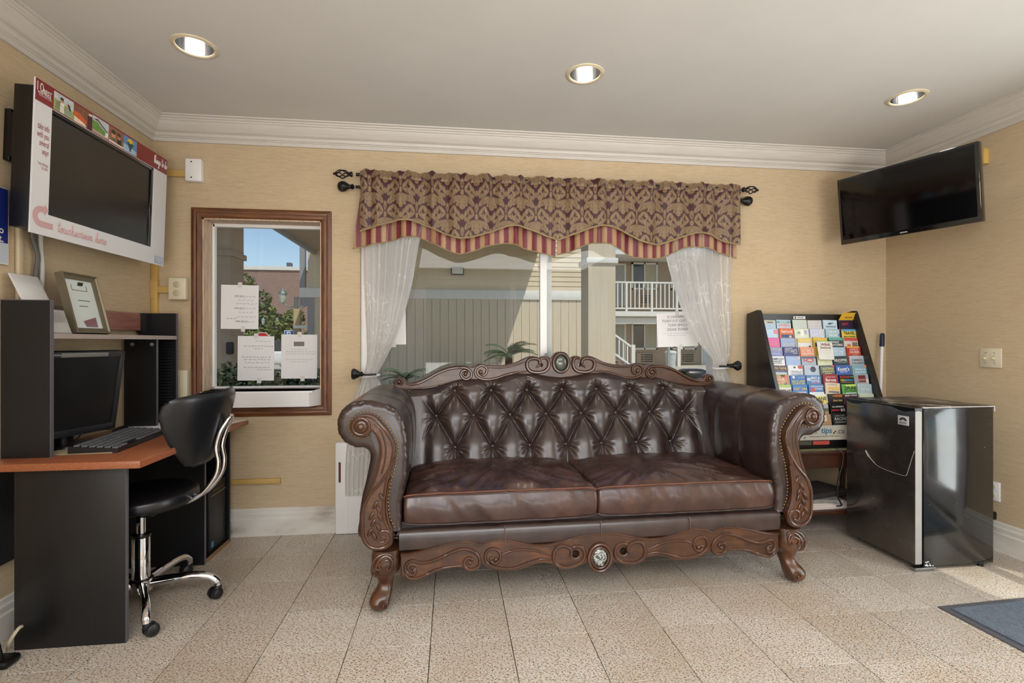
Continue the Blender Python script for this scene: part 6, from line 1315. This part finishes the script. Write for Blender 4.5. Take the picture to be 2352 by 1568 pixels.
# fish, globe, badge and oval emblems, as parts of their brochures
def emblem(key, m, pts): q = MB(); T = Matrix.Rotation(-math.radians(9), 4, 'X'); q.add([tuple(T @ Vector((a*.001, -.0016, -b*.001))) for a, b in pts], [tuple(range(len(pts)))]); q.build('emblem', m, rowsp[key], 0)
M_rfish = pm('fish_red', 'b8505c', .4); M_pale = pm('pale_print', 'dcd6d6', .4)
emblem((4, 2), M_rfish, [(-38, 14), (-24, 22), (0, 10), (22, 14), (36, 25), (20, 36), (-2, 39), (-24, 27), (-38, 35), (-33, 25)]); emblem((4, 2), M_pale, [(x+6, y+25) for x, y in ell(0, 0, 20, 6)])
emblem((5, 2), pm('globe_dark', '3e4656', .4), [(x+8, y+26) for x, y in ell(0, 0, 19, 18, 20)]); emblem((5, 1), pm('badge_red', 'c0544c', .4), [(x+32, y+12) for x, y in ell(0, 0, 16, 11, 18)]); emblem((7, 2), pm('badge_red', 'c0544c', .4), [(x-22, y+34) for x, y in ell(0, 0, 20, 11, 18)])
# ---- fridge
def fridge_side():
    t = NT('gloss_black_enamel'); v = t.coord('Object'); a = t.noise(v, 3.5, 4, .6); b = t.noise(v, 90, 2, .7); c = t.noise(v, 9, 5, .7)
    sc2 = t.ramp(b, [(.70, (0,)*3), (.745, (1,)*3)]); pt = t.ramp(c, [(.5, (0,)*3), (.62, (1,)*3)]); m = t.mix(1.0, sc2, pt, 'MULTIPLY')
    t.set(col=t.mix(m, L('101112'), L('b9b7b3')), rough=t.ramp(a, [(.3, (.07,)*3), (.7, (.20,)*3)]), coat=.3, spec=.7); t.bump(t.noise(v, 3.2, 2), .10, .02); return t.m
def fridge_door():
    t = NT('smudged_dark_steel'); v = t.coord('Object'); a = t.noise(v, 5, 5, .65); br = t.noise(t.coord('Object', (1, 2, 260)), 1.0, 2)
    t.set(col=t.ramp(a, [(.3, L('625c56')), (.7, L('76716e'))]), metal=.9, rough=t.ramp(a, [(.3, (.20,)*3), (.7, (.32,)*3)])); t.bump(br, .05, .0005); return t.m
M_fr = fridge_side()
def fridge_top():
    t = NT('worn_black_top'); v = t.coord('Object', (1, 1.4, 1)); a = t.noise(v, 7, 5, .7); t.set(col=t.ramp(a, [(.42, L('141211')), (.56, L('4a453f')), (.68, L('a39b90'))]), rough=.35); return t.m
fg = thing('mini_fridge', 'scuffed black mini fridge with dark steel door facing the sofa', 'fridge', (2.51, 2.43, 0))
W(MB().rbox(2.338, 2.738, 2.212, 2.645, .018, .812, .006).build('cabinet', M_fr, fg)); W(MB().rbox(2.336, 2.741, 2.210, 2.647, .808, .818, .003).build('top_panel', fridge_top(), fg))
q = MB(); q.tube([(2.33, 2.2095, .8145), (2.50, 2.209, .8155), (2.739, 2.2095, .815)], .0022, 6); q.tube([(2.739, 2.2095, .815), (2.7395, 2.2095, .79)], .002, 6); W(q.build('worn_edge', pm('chipped_white_edge', 'c7c4bf', .6, var=.2, vs=200), fg))
q = MB()
fr_ = random.Random(5)
for _ in range(26): x = 2.345+abs(fr_.gauss(0, .022)); z = .022+abs(fr_.gauss(0, .009)); q.sphere((x, 2.2115, z), (.003, .001, .0025), 6)
pc_ = q.build('paint_chips', M_paper, fg); pc_['kind'] = 'stuff'; W(pc_)
W(MB().rbox(2.290, 2.327, 2.212, 2.645, .030, .808, .004).build('door', fridge_door(), fg)); W(box('gasket', M_black, 2.326, 2.339, 2.218, 2.64, .035, .802, fg)); W(box('door_edge', pm('pale_door_edge', '9c9993', .5), 2.2905, 2.3255, 2.2105, 2.2125, .035, .795, fg))
cap = [(2.646, .812), (2.646, .800), (2.60, .789), (2.56, .792), (2.52, .804), (2.46, .8075), (2.40, .8065), (2.34, .804), (2.30, .792), (2.265, .788), (2.24, .795), (2.211, .799), (2.211, .812)]
q = MB(); q.prism(cap, 2.2885, 2.329, 'yz'); W(q.build('door_cap', M_black, fg))
W(MB().rbox(2.2865, 2.2895, 2.244, 2.306, .718, .766, .003).build('badge', pm('silver_badge', 'b4b4b6', .35), fg))
q = MB(); q.prism([(2.275-.021*math.cos(a), .741+.017*math.sin(a)) for a in [PI*i/16 for i in range(17)]]+[(2.275+.009*math.cos(a), .741+.006*math.sin(a)) for a in [PI*i/8 for i in range(9)]][::1], 2.2860, 2.2866, 'yz'); W(q.build('badge_emblem', M_ink, fg))
o = link('lettering', text_mesh('IGLOO', .040, .009, bold=.03), M_ink, fg); o.data.transform(frame((2.2858, 2.275, .730), (0, -1, 0), (0, 0, 1))); W(o)
q = MB(); tp = [(2.2885, 2.505, .536), (2.2872, 2.47, .500), (2.2872, 2.428, .472), (2.287, 2.35, .462), (2.2872, 2.268, .462), (2.2872, 2.25, .485), (2.2868, 2.228, .555), (2.2872, 2.213, .60)]; q.tube(smoothpath(tp, 5), .0011, 5); q.tube(smoothpath([(2.2885, 2.507, .538), (2.287, 2.488, .512), (2.287, 2.45, .484)], 6), [.004]*7+[.002]*6, 6, sy=.5); W(q.build('peeling_film', clear('dull_film', 'cfc9bd', .6), fg))
W(MB().rbox(2.285, 2.40, 2.205, 2.235, .004, .018, .002).build('hinge_bracket', M_steel, fg)); q = MB(); q.cyl((2.395, 2.21, .0), (2.395, 2.21, .02), .007, 10); W(q.build('foot', M_steel, fg))
for x, y in ((2.68, 2.23), (2.68, 2.62), (2.36, 2.62)): q = MB(); q.cyl((x, y, 0), (x, y, .02), .014, 12); W(q.build('foot', M_black, fg))
q = MB(); q.tube(smoothpath([(2.24, 2.665, .515), (2.268, 2.648, .49), (2.262, 2.645, .43), (2.235, 2.645, .33), (2.235, 2.645, .24), (2.262, 2.65, .19), (2.275, 2.70, .165)], 8), .0045, 7)
tag(q.build('power_cord', M_black), 'black power cord drooping from the end table beside the fridge', 'cord')
# ---- corner television on its bracket
tv = thing('television', 'black flat television angled across the right corner on a wall bracket', 'television', (2.58, 2.575, 1.97))
ax = Vector((.24, -.65, .003)).normalized(); nn = Vector((-.938, -.346, 0)); up = (Vector((0, 0, 1))+nn*.105).normalized(); T = frame((2.580, 2.575, 1.970), ax, up)
def tvp(o): o.data.transform(T); return W(o)
tvp(MB().rbox(-.349, .349, -.206, .206, -.045, .0, .005).build('housing', M_bezel, tv)); tvp(MB().rbox(-.27, .27, -.16, .15, -.075, -.044, .012).build('rear_cover', M_black, tv))
tvp(box('screen', screenmat('glossy_tv_screen', '020203', '030305', .06), -.333, .333, -.178, .192, -.001, .0012, tv))
o = link('lettering', text_mesh('INSIGNIA', .038, .0065, bold=.02), M_ptx, tv); o.data.transform(T @ Matrix.Translation((0, -.193, .0012))); W(o)
q = MB(); q.tube([(2.62, 2.60, 1.97), (2.78, 2.72, 1.97), (2.965, 2.70, 1.97)], .016, 10); W(q.build('bracket_arm', M_iron, tv)); W(MB().rbox(2.955, XR, 2.62, 2.78, 1.88, 2.06, .004).build('wall_plate', M_iron, tv))
yr = thing('raceway_end', 'yellow raceway box on the right wall behind the television', 'raceway', (XR, 2.5, 2.18)); W(MB().rbox(XR-.034, XR, 2.425, 2.475, 2.138, 2.222, .004).build('end_box', M_yel, yr)); W(box('channel', M_yel, XR-.02, XR, 2.475, 2.95, 2.16, 2.20, yr))
sw = thing('light_switch', 'ivory double toggle switch plate on the right wall', 'light switch', (XR, 2.416, 1.053)); W(MB().rbox(XR-.008, XR, 2.36, 2.472, 1.0, 1.107, .003).build('plate', M_ivory, sw))
for y in (2.395, 2.44):
    W(box('toggle_slot', M_beige, XR-.0095, XR-.007, y-.006, y+.006, 1.04, 1.066, sw)); W(MB().rbox(XR-.022, XR-.007, y-.004, y+.004, 1.046, 1.058, .001).build('toggle', M_ivory, sw))
    q = MB(); [q.cyl((XR-.009, y, z), (XR-.0075, y, z), .003, 8) for z in (1.025, 1.082)]; W(q.build('screw', M_steel, sw))
wo = thing('wall_outlet', 'white outlet plate low on the right wall beside the fridge', 'outlet', (XR, 2.40, .32)); W(MB().rbox(XR-.007, XR, 2.368, 2.44, .268, .372, .003).build('plate', M_white, wo))
for z in (.295, .345): q = MB(); q.lathe([(.016, 0), (.016, .003), (0, .004)], 16, Matrix.Translation((XR-.007, 2.404, z)) @ Matrix.Rotation(-PI/2, 4, 'Y')); W(q.build('socket', M_ivory, wo)); 
wp = thing('wall_plug', 'black plug and torn wallpaper spot just above the right baseboard', 'plug', (XR, 2.41, .187)); W(MB().rbox(XR-.035, XR, 2.386, 2.44, .165, .208, .006).build('plug_body', M_black, wp)); q = MB(); q.tube([(XR-.03, 2.42, .185), (XR-.06, 2.47, .17), (XR-.07, 2.56, .08), (XR-.08, 2.6, .006)], .004, 6); W(q.build('plug_cord', M_black, wp))
bm_ = thing('broom_handle', 'white pole with dark blue grip leaning in the right corner', 'pole', (2.80, 2.98, 0)); a = Vector((2.775, 2.955, 0)); b = Vector((2.904, 3.045, 1.20))
q = MB(); q.cyl(a, a.lerp(b, .93), .0105, 12); W(q.build('pole', M_white, bm_)); q = MB(); d = (b-a); q.tube([a+d*.925, a+d*.93, a+d*.99, b], [.012, .0145, .0145, .010], 12); W(q.build('grip', pm('navy_grip', '1b2340', .5), bm_))
q = MB(); q.rbox(2.68, 2.86, 2.93, 2.98, 0, .035, .008); W(q.build('head', pm('blue_head', '27355c', .6), bm_))
# ---- entrance mat
t = NT('blue_grey_carpet'); v = t.coord('Object'); n1 = t.noise(v, 420, 2); n2 = t.noise(v, 60, 3); t.set(col=t.mix(.4, t.ramp(n1, [(.35, L('2f353d')), (.65, L('7c8794'))]), t.ramp(n2, [(.3, L('3c434c')), (.7, L('66707c'))])), rough=.95); t.bump(n1, .8, .004)
mt = thing('door_mat', 'blue grey carpet door mat with rubber border at the right edge', 'mat', (2.55, 1.26, .0005), .045)
W_ = None; q = MB(); q.prism([(-.445, -.66), (.36, -.66), (.36, .66), (-.445, .66)], 0, .005, 'xy'); q.build('rubber_border', pm('rubber_edge', '4b4c52', .55), mt)
q = MB(); q.prism([(-.412, -.63), (.33, -.63), (.33, .63), (-.412, .63)], .005, .010, 'xy'); q.build('carpet', t.m, mt)
